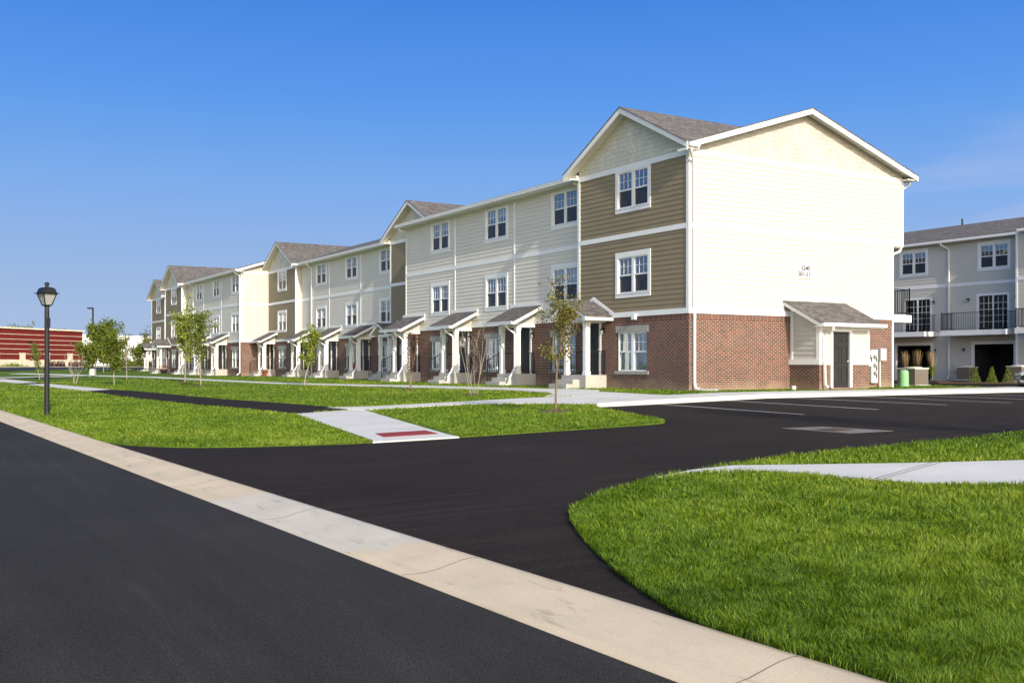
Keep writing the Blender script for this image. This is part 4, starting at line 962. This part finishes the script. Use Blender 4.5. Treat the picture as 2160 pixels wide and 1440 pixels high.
p = cam_pt(158, 66); tree('bare_shrub', 'thin leafless shrub alone on the far lawn right of the black lamp post', gl(p[0], p[1]), 1.9, .9, .3, .015, None, 0, .05, 'palebark', 41, stems=5, bare=True, cat='shrub', twigs=6, shape='vase')
for (u, Y, H, W, sd, lab) in [(60, 225, 7.6, 5.0, 51, 'wide treetop showing above the left part of the red store roof'), (110, 232, 8.2, 3.4, 52, 'pointed treetop rising above the middle of the red store roof'), (163, 236, 7.6, 2.6, 53, 'small treetop above the right end of the red store roof')]:
    p = cam_pt(u, Y); tree('background_tree', lab, gl(p[0], p[1]), H, W, 2, .2, 'leaf', 2600, .42, 'bark', sd, shape='round', group='treetops behind the red store')
def bush(label, u, Y, w, d, h, leaf, n, ls, seed, name='shrub', off=0.0):
    p = cam_pt(u, Y); root = thing(name, label, 'shrub', (p[0], p[1], zl(p[0], p[1])+off), 0, None)
    r = np.random.default_rng(seed); v = r.normal(size=(n, 3)); v /= np.linalg.norm(v, axis=1)[:, None]; v *= (r.random(n)**.4)[:, None]
    v[:, 2] = np.abs(v[:, 2]); lump = 1+.18*np.sin(v[:, 0]*7+seed)+.12*np.cos(v[:, 1]*9)
    P = v*np.array([w/2, d/2, h])*lump[:, None]
    leaves_mesh('foliage', P, None, ls, np.clip(.5+r.normal(size=n)*.22, 0, 1), M[leaf], root, seed)
    st_ = MB()
    rd = random.Random(seed)
    for i in range(7): a = rd.random()*6.28; st_.tube([(0, 0, -.05), (math.cos(a)*w*.15, math.sin(a)*d*.15, h*.4), (math.cos(a)*w*.3, math.sin(a)*d*.3, h*.75)], [.02, .014, .006], 4, False)
    st_.build('stems', M['bark'], root); return root
for i, u in enumerate((108, 128, 156, 170)): 
    o = bush('dark purple-leaved bush at the foot of the red store wall, number', u, 178, 1.9 if i != 1 else 1.5, 1.3, 1.0, 'leaf_purple', 700, .2, 60+i)
    o['label'] = ['dark purple bush at the red store wall, leftmost one right of the lamp post', 'second dark purple bush from the lamp post along the red store wall', 'third dark purple bush from the lamp post, near the right end of the red store', 'dark purple bush at the right-hand corner of the red store'][i]; o['group'] = 'purple bushes along the red store'
bush('low yellow-green ornamental grass clump at the left foot of the red store', 27, 176, 4.0, 1.2, .55, 'leaf_bright', 900, .2, 70)
for i, (u, lab) in enumerate(((262, 'green hedge section behind the road, right of the largest far tree'), (286, 'green hedge section behind the road in front of the white warehouse'), (306, 'green hedge section behind the road beside the far building'))): bush(lab, u, 182, 3.6, 1.6, 1.25, 'leaf', 1500, .26, 75+i, 'hedge')
p = cam_pt(195.5, 96); o = thing('utility_cabinet', 'small cream cabinet standing by the largest far tree', 'utility cabinet', gl(p[0], p[1]), -HEAD)
b1 = MB(); b1.box(-.24, .24, -.2, .2, 0, .56); b1.build('body', M['actop'], o); b1 = MB(); b1.box(-.26, .26, -.22, .22, .56, .60); b1.build('lid', M['actop'], o)
# ------------------------------------------------------------------ street lamp
lp = thing('lamp_post', 'black lantern lamp post standing on the grass verge beside the street kerb', 'street lamp', (-20.02, 4.11, zl(-20.02, 4.11)), .35)
b1 = MB(); b1.lathe([(.085, -.1), (.085, .05), (.072, .08), (.062, 2.9), (.056, 3.04)], n=14); b1.build('pole', M['darkmetal'], lp, smooth=False)
b1 = MB(); b1.box(-.03, .05, -.1, -.055, 2.45, 2.72); b1.build('photocell_box', M['darkmetal'], lp)
b1 = MB(); b1.lathe([(.05, 3.0), (.075, 3.04), (.13, 3.06), (.13, 3.09)], n=4, sq=True); b1.lathe([(.34, 3.395), (.35, 3.41), (.27, 3.43), (.25, 3.50), (.20, 3.56), (.10, 3.58), (.06, 3.585)], n=4, sq=True); b1.lathe([(.05, 3.58), (.05, 3.65), (.075, 3.66), (.06, 3.70), (.01, 3.73)], n=10)
for i in range(4):
    a = math.pi/4+i*math.pi/2; b1.tube([(math.cos(a)*.13, math.sin(a)*.13, 3.08), (math.cos(a)*.265, math.sin(a)*.265, 3.40)], .016, 4)
b1.build('lantern_frame', M['darkmetal'], lp)
b1 = MB(); b1.lathe([(.118, 3.09), (.250, 3.395)], n=4, sq=True); b1.build('lantern_glass', M['lamp_glass'], lp)
def area_light(label, u, Y, H, arm, two=False, name='area_light'):
    p = cam_pt(u, Y); o = thing(name, label, 'street lamp', gl(p[0], p[1]), -HEAD)
    b = MB(); b.box(-.09, .09, -.09, .09, 0, H); b.build('pole', M['darkmetal'], o)
    b = MB(); b.box(-arm, 0, -.25, .25, H-.18, H+.02)
    if two: b.box(0, arm, -.25, .25, H-.18, H+.02)
    b.build('lamp_head', M['darkmetal'], o)
area_light('tall dark car-park light with one square head behind the far trees', 196, 150, 8.9, .75)
area_light('small far twin-headed light in front of the white warehouse', 305.5, 200, 6.2, .95, True)

# ------------------------------------------------------------------ small things near the buildings
def ac_unit(x, y, label, w=.8, h=.8, z=None):
    o = thing('air_conditioner', label, 'air conditioner', (x, y, (zl(x, y) if z is None else z)), 0, 'air conditioner units beside the rear court')
    b = MB(); b.box(-w/2+.02, w/2-.02, -w/2+.02, w/2-.02, .05, h-.06)
    for i in range(16): 
        zz = .08+i*(h-.18)/16; b.box(-w/2, w/2, -w/2, w/2, zz, zz+.022)
    for sx in (-1, 1):
        for sy in (-1, 1): b.box(sx*w/2-.03*sx-.02, sx*w/2-.03*sx+.02, sy*w/2-.03*sy-.02, sy*w/2-.03*sy+.02, .05, h-.05)
    b.build('casing', M['acbody'], o); b = MB(); b.box(-w/2-.02, w/2+.02, -w/2-.02, w/2+.02, h-.06, h); b.lathe([(w*.42, h), (w*.42, h+.03), (w*.38, h+.04)], n=16); b.build('top_grille', M['actop'], o)
    b = MB(); b.box(-w/2-.06, w/2+.06, -w/2-.06, w/2+.06, -.05, .05); b.build('base_pad', M['porch'], o); return o
ac_unit(14.55, 1.9, 'taupe air conditioner beside the green pedestal, in the grass behind the kerb', .9, .78)
ac_unit(31.25, 10.75, 'air conditioner against the rear building between the two garages', .85, .8, G)
ac_unit(30.0, 6.7, 'air conditioner right of the right-hand garage opening', .9, .85, G)
o = thing('utility_pedestal', 'pale green rounded utility pedestal next to the taupe air conditioner', 'utility pedestal', gl(12.7, .95))
b1 = MB(); b1.lathe([(.2, -.05), (.2, .55), (.19, .62), (.15, .68), (.05, .70)], n=20); b1.build('cover', M['green_ped'], o); b1 = MB(); b1.lathe([(.215, -.05), (.215, .1), (.2, .11)], n=20); b1.build('base_ring', M['green_ped'], o)
o = thing('cleanout_cap', 'small white pipe cap in the grass strip in front of the brick end wall', 'pipe cap', (4.35, -.75, zl(4.35, -.75)))
b1 = MB(); b1.lathe([(.08, -.05), (.08, .12), (.07, .14), (.03, .15)], n=14); b1.build('pipe', M['pvc'], o)
def splash(x, y, lab, rz):
    o = thing('splash_block', lab, 'splash block', (x, y, zl(x, y)+.0), rz, 'splash blocks below downspouts')
    b = MB(); b.box(-.15, .15, -.6, 0, 0, .04); b.box(-.15, -.11, -.6, 0, .04, .09); b.box(.11, .15, -.6, 0, .04, .09); b.build('trough', M['porch'], o)
splash(.25, -.3, 'concrete splash block below the downspout at the near brick corner', .5)
def planter(x, y, lab, col='flower', r=.2, h=.3, z=None, pot='terracotta'):
    o = thing('flower_pot', lab, 'flower pot', (x, y, zl(x, y) if z is None else z))
    b = MB(); b.lathe([(r*.7, 0), (r, h*.85), (r*1.08, h*.86), (r*1.08, h), (r*.9, h)], n=14); b.build('pot', M[pot], o)
    rr_ = np.random.default_rng(5); v = rr_.normal(size=(260, 3)); v /= np.linalg.norm(v, axis=1)[:, None]; v[:, 2] = np.abs(v[:, 2])
    leaves_mesh('flowers', v*np.array([r*1.4, r*1.4, r*1.3])+np.array([0, 0, h]), None, .08, np.clip(.5+rr_.normal(size=260)*.3, 0, 1), M['leaf_flower'], o, 3)
M['leaf_flower'] = leafmat('red_and_orange_blooms', [(.05, .09, .02), (.40, .03, .02), (.5, .14, .03)], .2)
planter(X2m-.5, 35.9, 'pot of red flowers on the second porch of the recessed section', z=G+.52)
planter(X2-1.0, 51.9, 'terracotta pot beside the shaded porch steps of the third tan bay', r=.16)
planter(-.9, 54.28+yb1+4.2, 'dark tub of orange flowers beside the gabled porch of the far tan bay', r=.35, h=.42, pot='door')
wr = thing('door_wreath', 'white wreath hanging on the dark door of the second shed porch', 'wreath', (X1-.02, BAY+3.98+SEG+.92, G+2.05))
b1 = MB(); b1.tube([(0, math.cos(6.283*i/16)*.19, math.sin(6.283*i/16)*.19) for i in range(17)], .045, 6); b1.build('ring', M['pvc'], wr)
rr_ = np.random.default_rng(9); aa = rr_.random(240)*6.283; leaves_mesh('petals', np.stack([rr_.normal(size=240)*.03-.03, np.cos(aa)*.2+rr_.normal(size=240)*.04, np.sin(aa)*.2+rr_.normal(size=240)*.04], 1), None, .08, rr_.random(240), leafmat('white_petals', [(.5, .5, .48), (.75, .75, .72)], .1), wr, 4)
# ornamental grasses, little conifers and the beds by the rear building
def plume(x, y, lab, H, seed):
    o = thing('ornamental_grass', lab, 'plant', (x, y, G-.02), 0, 'ornamental grasses by the left garage'); r = np.random.default_rng(seed)
    def blades(name, n, h0, h1, w, mat, spread, droop, tipw=.1):
        V = []; F = []; T = []
        for i in range(n):
            a = r.random()*6.283; h = h0+(h1-h0)*r.random(); sp_ = spread*r.random(); pts = [(0, 0), (sp_*.35, h*.5), (sp_, h*(1-droop*sp_))]
            if name == 'plumes': pts = [(sp_*.55, h*.55), (sp_*.75, h*.78), (sp_, h)]
            ws = [w, w*1.1, w*tipw]; px, py = -math.sin(a), math.cos(a); b0 = len(V)
            for (rr2, zz), w_ in zip(pts, ws): cx, cy = math.cos(a)*rr2, math.sin(a)*rr2; V += [(cx-px*w_, cy-py*w_, zz), (cx+px*w_, cy+py*w_, zz)]
            F += [(b0, b0+1, b0+3, b0+2), (b0+2, b0+3, b0+5, b0+4)]; t_ = r.random(); T += [t_, t_]
        me = bpy.data.meshes.new(name); me.from_pydata(V, [], F); at = me.attributes.new('tint', 'FLOAT', 'FACE'); at.data.foreach_set('value', T); me.materials.append(M[mat]); q = bpy.data.objects.new(name, me); COL.objects.link(q); q.parent = o
    blades('blades', 130, H*.35, H*.6, .012, 'leaf_bright', .45, .3); blades('plumes', 40, H*.7, H, .022, 'straw', .38, 0, .3)
for i, (y_, H_) in enumerate(((14.13, 1.8), (13.25, 1.9), (12.25, 1.9))): plume(30.0, y_, ['leftmost of the three straw-plumed grasses before the left garage', 'middle of the three straw-plumed grasses before the left garage', 'rightmost of the three straw-plumed grasses, beside the wall air conditioner'][i], H_, 80+i)
for i, (x_, y_) in enumerate(((28.0, 8.0), (28.3, 7.2), (28.6, 6.45))):
    o = thing('dwarf_conifer', ['leftmost of the three dwarf conifers before the right garage', 'middle dwarf conifer before the right garage', 'rightmost dwarf conifer before the right garage'][i], 'shrub', (x_, y_, za(x_, y_)), 0, 'dwarf conifers by the right garage')
    r = np.random.default_rng(90+i); n = 900; h = r.random(n)**1.4; a = r.random(n)*6.283; rad = .30*(1-h)*(.75+.3*r.random(n)); P = np.stack([np.cos(a)*rad, np.sin(a)*rad, .05+h*.85], 1)
    leaves_mesh('crown', P, None, .07, np.clip(.65+r.normal(size=n)*.2, 0, 1), M['leaf'], o, 91); b1 = MB(); b1.tube([(0, 0, -.05), (0, 0, .8)], [.03, .008], 5); b1.build('trunk', M['bark'], o)
drape('mulch_bed', [(29.0, 11.2), (31.6, 11.2), (31.6, 17), (29.2, 17)], .03, M['mulch'], skirt=.1); drape('mulch_bed', [(26.6, 9.4), (30.3, 5.2), (29.2, 4.8), (25.6, 8.6)], .035, M['mulch'], skirt=.1)
# car just entering the right edge
cx_, cy_ = 17.75, -2.9
car = thing('parked_car', 'silver car whose rounded nose just enters at the right edge by the kerb', 'car', (cx_, cy_, za(cx_, cy_)), .0)
sec = [(-2.1, .55, .30, .60), (-2.02, .74, .22, .68), (-1.7, .84, .20, .78), (-1.0, .87, .19, .90), (0, .88, .19, .94), (1.0, .88, .19, .95), (1.7, .86, .22, .95), (2.1, .78, .30, .86), (2.2, .70, .36, .75)]
cb = MB(); rings = []
for x, w2, zb_, zt_ in sec: rings.append([(x, -w2*.9, zb_), (x, -w2, zb_+.15), (x, -w2, zt_-.18), (x, -w2*.9, zt_-.04), (x, -w2*.6, zt_), (x, w2*.6, zt_), (x, w2*.9, zt_-.04), (x, w2, zt_-.18), (x, w2, zb_+.15), (x, w2*.9, zb_)])
for a, b_ in zip(rings[:-1], rings[1:]):
    for i in range(10): j = (i+1) % 10; cb.face([a[i], a[j], b_[j], b_[i]])
cb.face(rings[0]); cb.face(rings[-1][::-1]); cb.build('body', M['carpaint'], car, smooth=True)
gh = MB(); r2 = []
for x, w2, z_ in ((-1.15, .78, .90), (-.45, .66, 1.38), (.9, .66, 1.40), (1.75, .76, .95)): r2.append([(x, -w2, z_-.0), (x, w2, z_)])
gh.face([r2[0][0], r2[1][0], r2[2][0], r2[3][0]]); gh.face([r2[0][1], r2[3][1], r2[2][1], r2[1][1]])
for a, b_ in zip(r2[:-1], r2[1:]): gh.face([a[0], a[1], b_[1], b_[0]])
gh.build('windows', M['darkglass'], car)
rf = MB(); rf.box(-.5, .95, -.62, .62, 1.38, 1.44); rf.build('roof', M['carpaint'], car)
for sx in (-1.35, 1.4):
    for sy in (-.78, .78):
        wm = MB(); wm.lathe([(.2, -.1), (.31, -.1), (.33, -.06), (.33, .06), (.31, .1), (.2, .1)], n=20); wm.v = [(sx+a, sy+c, .32+b_) for a, b_, c in wm.v]; wo = wm.build('wheel', M['rubber'], car)
        wm = MB(); wm.lathe([(.02, -.105), (.2, -.105), (.2, .105), (.02, .105)], n=16); wm.v = [(sx+a, sy+c, .32+b_) for a, b_, c in wm.v]; wm.build('rim', M['chrome'], wo)
for sy in (-.6, .6): hb = MB(); hb.box(-2.12, -1.9, sy-.14, sy+.14, .58, .68); hb.build('headlight', M['lamp_glass'], car)
# tree standing outside the picture on the right whose shade falls across the drive
tree('shade_tree', 'tree on the grass right of the picture that shades the drive', gl(-7.9, -21.3), 6.0, 2.6, 1.7, .07, 'leaf', 2600, .13, 'bark', 77, shape='oval')

# ------------------------------------------------------------------ grass blades
def pip(px, py, poly):
    poly = np.array(poly); x0, y0 = poly[:, 0], poly[:, 1]; x1, y1 = np.roll(x0, -1), np.roll(y0, -1); ins = np.zeros(len(px), bool)
    for a, b_, c, d in zip(x0, y0, x1, y1):
        if abs(d-b_) < 1e-12: continue
        cond = ((b_ > py) != (d > py)) & (px < (c-a)*(py-b_)/(d-b_)+a); ins ^= cond
    return ins
def vza(x, y, lawn=True):
    d = .99966*(x-XC)+.026*(y-YC); far = (x-XC)*SN+(y-YC)*CS
    z = np.where(d < 3.27, 0, .05+.42*np.clip((d-3.85)/19.5, 0, 1))+.0065*np.clip(far-95, 0, 105)
    return z+.018+.082*np.clip((d-13)/6, 0, 1)
RINGS = [[(cx+r_*math.cos(a_*.524), cy+r_*math.sin(a_*.524)) for a_ in range(12)] for cx, cy, r_ in ((-9.58, -5.94, .5), (-6.55, 3.6, .48), (-5.95, 9.9, .5), (-9.8, 27.2, .6), (-8.5, 36.0, .6))]
PAVE = RINGS+[path_a, path_c, path_d, [(-14.69, -1.28), (-16.62, -10.9), (-14.9, -10.9), (-12.6, -.9)], walk1, fw_near+fw_far, kside, rwalk, [(-16.2, 46.2), (-14.95, 45.3), (-14.95, 50.8), (-16.3, 50.5)]]
def vnoise(x, y, f, seed):
    t = np.random.default_rng(seed).random((64, 64)); xi, yi = x*f, y*f; x0, y0 = np.floor(xi).astype(int), np.floor(yi).astype(int); fx, fy = xi-x0, yi-y0
    fx, fy = fx*fx*(3-2*fx), fy*fy*(3-2*fy); g = lambda a, b_: t[a % 64, b_ % 64]
    return (g(x0, y0)*(1-fx)+g(x0+1, y0)*fx)*(1-fy)+(g(x0, y0+1)*(1-fx)+g(x0+1, y0+1)*fx)*fy
def blades_obj(name, polys, Ya, Yb, n, hlen, w0, excl=PAVE, seed=1, mat='blade', cl=.16):
    r = np.random.default_rng(seed)
    # uniform in picture-ish space: density falls with the square of distance, positions are world points
    Y = 1/(1/Yb+(1/Ya-1/Yb)*r.random(n)); X = (r.random(n)*2-1)*.56*Y
    if name == 'thin': pass
    x = XC+X*CS+Y*SN; y = YC-X*SN+Y*CS
    k = np.zeros(n, bool)
    for p_ in polys: k |= pip(x, y, p_)
    for p_ in excl: k &= ~pip(x, y, p_)
    k &= ~((x > -.02) & (y > -.02) & (x < 13)); k &= ~((x > 4.85) & (x < 7.7) & (y > -1.5) & (y < 0))
    k &= ~((x > X1-.05) & (y > 6) & (x < 13))
    x, y, Y = x[k], y[k], Y[k]; n = len(x)
    # clumps: thin out between tufts
    keep = vnoise(x, y, 2.6, seed)*.5+vnoise(x, y, 7.5, seed+1)*.5 > r.random(n)*.52+.04
    x, y, Y = x[keep], y[keep], Y[keep]; n = len(x)
    c = (vnoise(x, y, .8, seed+5)-.5)*2+(vnoise(x, y, 3.1, seed+6)-.5)*1.6+(vnoise(x, y, 9., seed+7)-.5)*1.0
    L = hlen*(.45+.95*r.random(n)**1.3)*(1+cl*c)
    w = w0*np.maximum(Y/7, .75)*(.7+.6*r.random(n))
    a = r.random(n)*6.283; ln = L*(.15+.8*r.random(n)); b0 = r.normal(size=n)*.9+6.283*vnoise(x, y, 4.5, seed+9)*1.5
    dx, dy = np.cos(b0), np.sin(b0); px, py = np.cos(a), np.sin(a)
    z = vza(x, y)-.005
    V = np.empty((n, 5, 3))
    for i, (s_, t_) in enumerate(((-1, 0), (1, 0))): V[:, i, 0] = x+s_*px*w/2; V[:, i, 1] = y+s_*py*w/2; V[:, i, 2] = z
    for i, s_ in ((3, -1), (2, 1)): V[:, i, 0] = x+dx*ln*.35+s_*px*w*.42; V[:, i, 1] = y+dy*ln*.35+s_*py*w*.42; V[:, i, 2] = z+L*.6
    V[:, 4, 0] = x+dx*ln; V[:, 4, 1] = y+dy*ln; V[:, 4, 2] = z+L*np.sqrt(np.clip(1-(ln/L)**2*.55, .1, 1))
    me = bpy.data.meshes.new(name); me.vertices.add(n*5); me.vertices.foreach_set('co', V.astype(np.float32).ravel())
    base = np.arange(n)*5; li = np.empty((n, 7), np.int32); li[:, :4] = base[:, None]+np.array([0, 1, 2, 3]); li[:, 4:] = base[:, None]+np.array([3, 2, 4])
    me.loops.add(n*7); me.loops.foreach_set('vertex_index', li.ravel()); me.polygons.add(n*2)
    ls = np.empty((n, 2), np.int32); ls[:, 0] = np.arange(n)*7; ls[:, 1] = ls[:, 0]+4; lt = np.tile(np.array([4, 3], np.int32), n)
    me.polygons.foreach_set('loop_start', ls.ravel()); me.polygons.foreach_set('loop_total', lt)
    t = np.clip(.40+.17*c+.50*(vnoise(x, y, .35, seed+8)-.5)+r.normal(size=n)*.22+(r.random(n) < .03)*.4, 0, 1)
    at = me.attributes.new('tint', 'FLOAT', 'FACE'); at.data.foreach_set('value', np.repeat(t, 2).astype(np.float32))
    me.update(); me.validate(); me.materials.append(M[mat])
    o = bpy.data.objects.new(name, me); COL.objects.link(o); o['kind'] = 'stuff'; return o
g1 = blades_obj('grass', [lawn_s], 4.2, 26, 1300000, .060, .0056, seed=2, cl=.22); tag(g1, 'lush long green grass filling the near right verge beside the kerb', 'grass')
g2 = blades_obj('grass', [lawn_n], 12, 75, 750000, .050, .0056, seed=3, mat='blade_far'); tag(g2, 'mown green grass between the street, paths and townhouses', 'grass')
tag(bpy.data.objects['ground'], None)

# ------------------------------------------------------------------ light, sky, camera
EL = math.radians(26.5); AZ = math.radians(7.8)         # light travels towards (+sin AZ, +cos AZ)
d = Vector((math.sin(AZ)*math.cos(EL), math.cos(AZ)*math.cos(EL), -math.sin(EL)))
sun = bpy.data.lights.new('sun', 'SUN'); sun.energy = 2.1; sun.angle = math.radians(.55); sun.color = (1, .93, .80)
so_ = bpy.data.objects.new('sun', sun); COL.objects.link(so_); so_.rotation_euler = d.to_track_quat('-Z', 'Y').to_euler(); so_.location = (-30, -60, 40)
wd = bpy.data.worlds.new('World'); S.world = wd; wd.use_nodes = True; nt = wd.node_tree; bg = nt.nodes['Background']
sky = nt.nodes.new('ShaderNodeTexSky'); sky.sky_type = 'NISHITA'; sky.sun_disc = False; sky.sun_elevation = EL; sky.sun_rotation = math.pi+AZ
sky.air_density = 1.0; sky.dust_density = 1.0; sky.ozone_density = 2.0; sky.altitude = 50
nt.links.new(sky.outputs[0], bg.inputs[0]); bg.inputs[1].default_value = .15
tc = nt.nodes.new('ShaderNodeTexCoord'); mp = nt.nodes.new('ShaderNodeMapping'); mp.inputs['Scale'].default_value = (1.2, 1.2, 6); nt.links.new(tc.outputs['Generated'], mp.inputs[0])
nz = nt.nodes.new('ShaderNodeTexNoise'); nz.inputs['Scale'].default_value = 2.0; nz.inputs['Detail'].default_value = 7; nz.inputs['Roughness'].default_value = .55; nz.inputs['Distortion'].default_value = .4; nt.links.new(mp.outputs[0], nz.inputs[0])
rp = nt.nodes.new('ShaderNodeValToRGB'); rp.color_ramp.elements[0].position = .36; rp.color_ramp.elements[0].color = (0, 0, 0, 1); rp.color_ramp.elements[1].position = .58; rp.color_ramp.elements[1].color = (1, 1, 1, 1); nt.links.new(nz.outputs[0], rp.inputs[0])
# clouds only low in the eastern sky
sx_ = nt.nodes.new('ShaderNodeSeparateXYZ'); nt.links.new(tc.outputs['Generated'], sx_.inputs[0])
m1 = nt.nodes.new('ShaderNodeMapRange'); m1.inputs[1].default_value = .22; m1.inputs[2].default_value = .12; nt.links.new(sx_.outputs['Z'], m1.inputs[0])
m2 = nt.nodes.new('ShaderNodeMapRange'); m2.inputs[1].default_value = .72; m2.inputs[2].default_value = .80; nt.links.new(sx_.outputs['X'], m2.inputs[0])
mu_ = nt.nodes.new('ShaderNodeMath'); mu_.operation = 'MULTIPLY'; nt.links.new(m1.outputs[0], mu_.inputs[0]); nt.links.new(m2.outputs[0], mu_.inputs[1])
mu2 = nt.nodes.new('ShaderNodeMath'); mu2.operation = 'MULTIPLY'; nt.links.new(mu_.outputs[0], mu2.inputs[0]); nt.links.new(rp.outputs[0], mu2.inputs[1])
mc = nt.nodes.new('ShaderNodeMix'); mc.data_type = 'RGBA'; nt.links.new(mu2.outputs[0], mc.inputs[0]); hs = nt.nodes.new('ShaderNodeMix'); hs.data_type = 'RGBA'; hs.blend_type = 'MULTIPLY'; hs.inputs[0].default_value = 1; nt.links.new(sky.outputs[0], hs.inputs[6]); hs.inputs[7].default_value = (1.12, .98, .84, 1); 
sz = nt.nodes.new('ShaderNodeSeparateXYZ'); nt.links.new(tc.outputs['Generated'], sz.inputs[0])
gr_ = nt.nodes.new('ShaderNodeValToRGB'); K = .97/(.15*2.33*6)
stops = [(0, (.44, .56, .76)), (.07, (.36, .505, .78)), (.16, (.225, .44, .86)), (.25, (.11, .335, .86)), (.36, (.050, .225, .76)), (.6, (.035, .15, .55))]
while len(gr_.color_ramp.elements) < len(stops): gr_.color_ramp.elements.new(.5)
for e_, (p_, c_) in zip(gr_.color_ramp.elements, stops): e_.position = p_; e_.color = (c_[0]*K, c_[1]*K, c_[2]*K, 1)
nt.links.new(sz.outputs['Z'], gr_.inputs[0])
gs = nt.nodes.new('ShaderNodeVectorMath'); gs.operation = 'SCALE'; gs.inputs['Scale'].default_value = 6; nt.links.new(gr_.outputs[0], gs.inputs[0])
az_ = nt.nodes.new('ShaderNodeMapRange'); az_.inputs[1].default_value = -.1; az_.inputs[2].default_value = .35; az_.inputs[4].default_value = 1.0; nt.links.new(sz.outputs['Y'], az_.inputs[0])
sm = nt.nodes.new('ShaderNodeMix'); sm.data_type = 'RGBA'; nt.links.new(az_.outputs[0], sm.inputs[0]); nt.links.new(hs.outputs[2], sm.inputs[6]); nt.links.new(gs.outputs[0], sm.inputs[7]); nt.links.new(sm.outputs[2], mc.inputs[6]); mc.inputs[7].default_value = (1.75, 1.8, 2.3, 1); nt.links.new(mc.outputs[2], bg.inputs[0])
cam = bpy.data.cameras.new('camera'); co = bpy.data.objects.new('camera', cam); COL.objects.link(co)
co.location = (XC, YC, 1.5); co.rotation_euler = (math.pi/2, 0, -HEAD); cam.sensor_width = 36; cam.lens = 36*2150.72/2160; cam.shift_y = 48.309/2160; cam.clip_end = 3000; cam.clip_start = .1
S.camera = co
S.view_settings.view_transform = 'Standard'; S.view_settings.look = 'None'; S.view_settings.exposure = 1.22; S.view_settings.gamma = 1
S.render.engine = 'CYCLES'
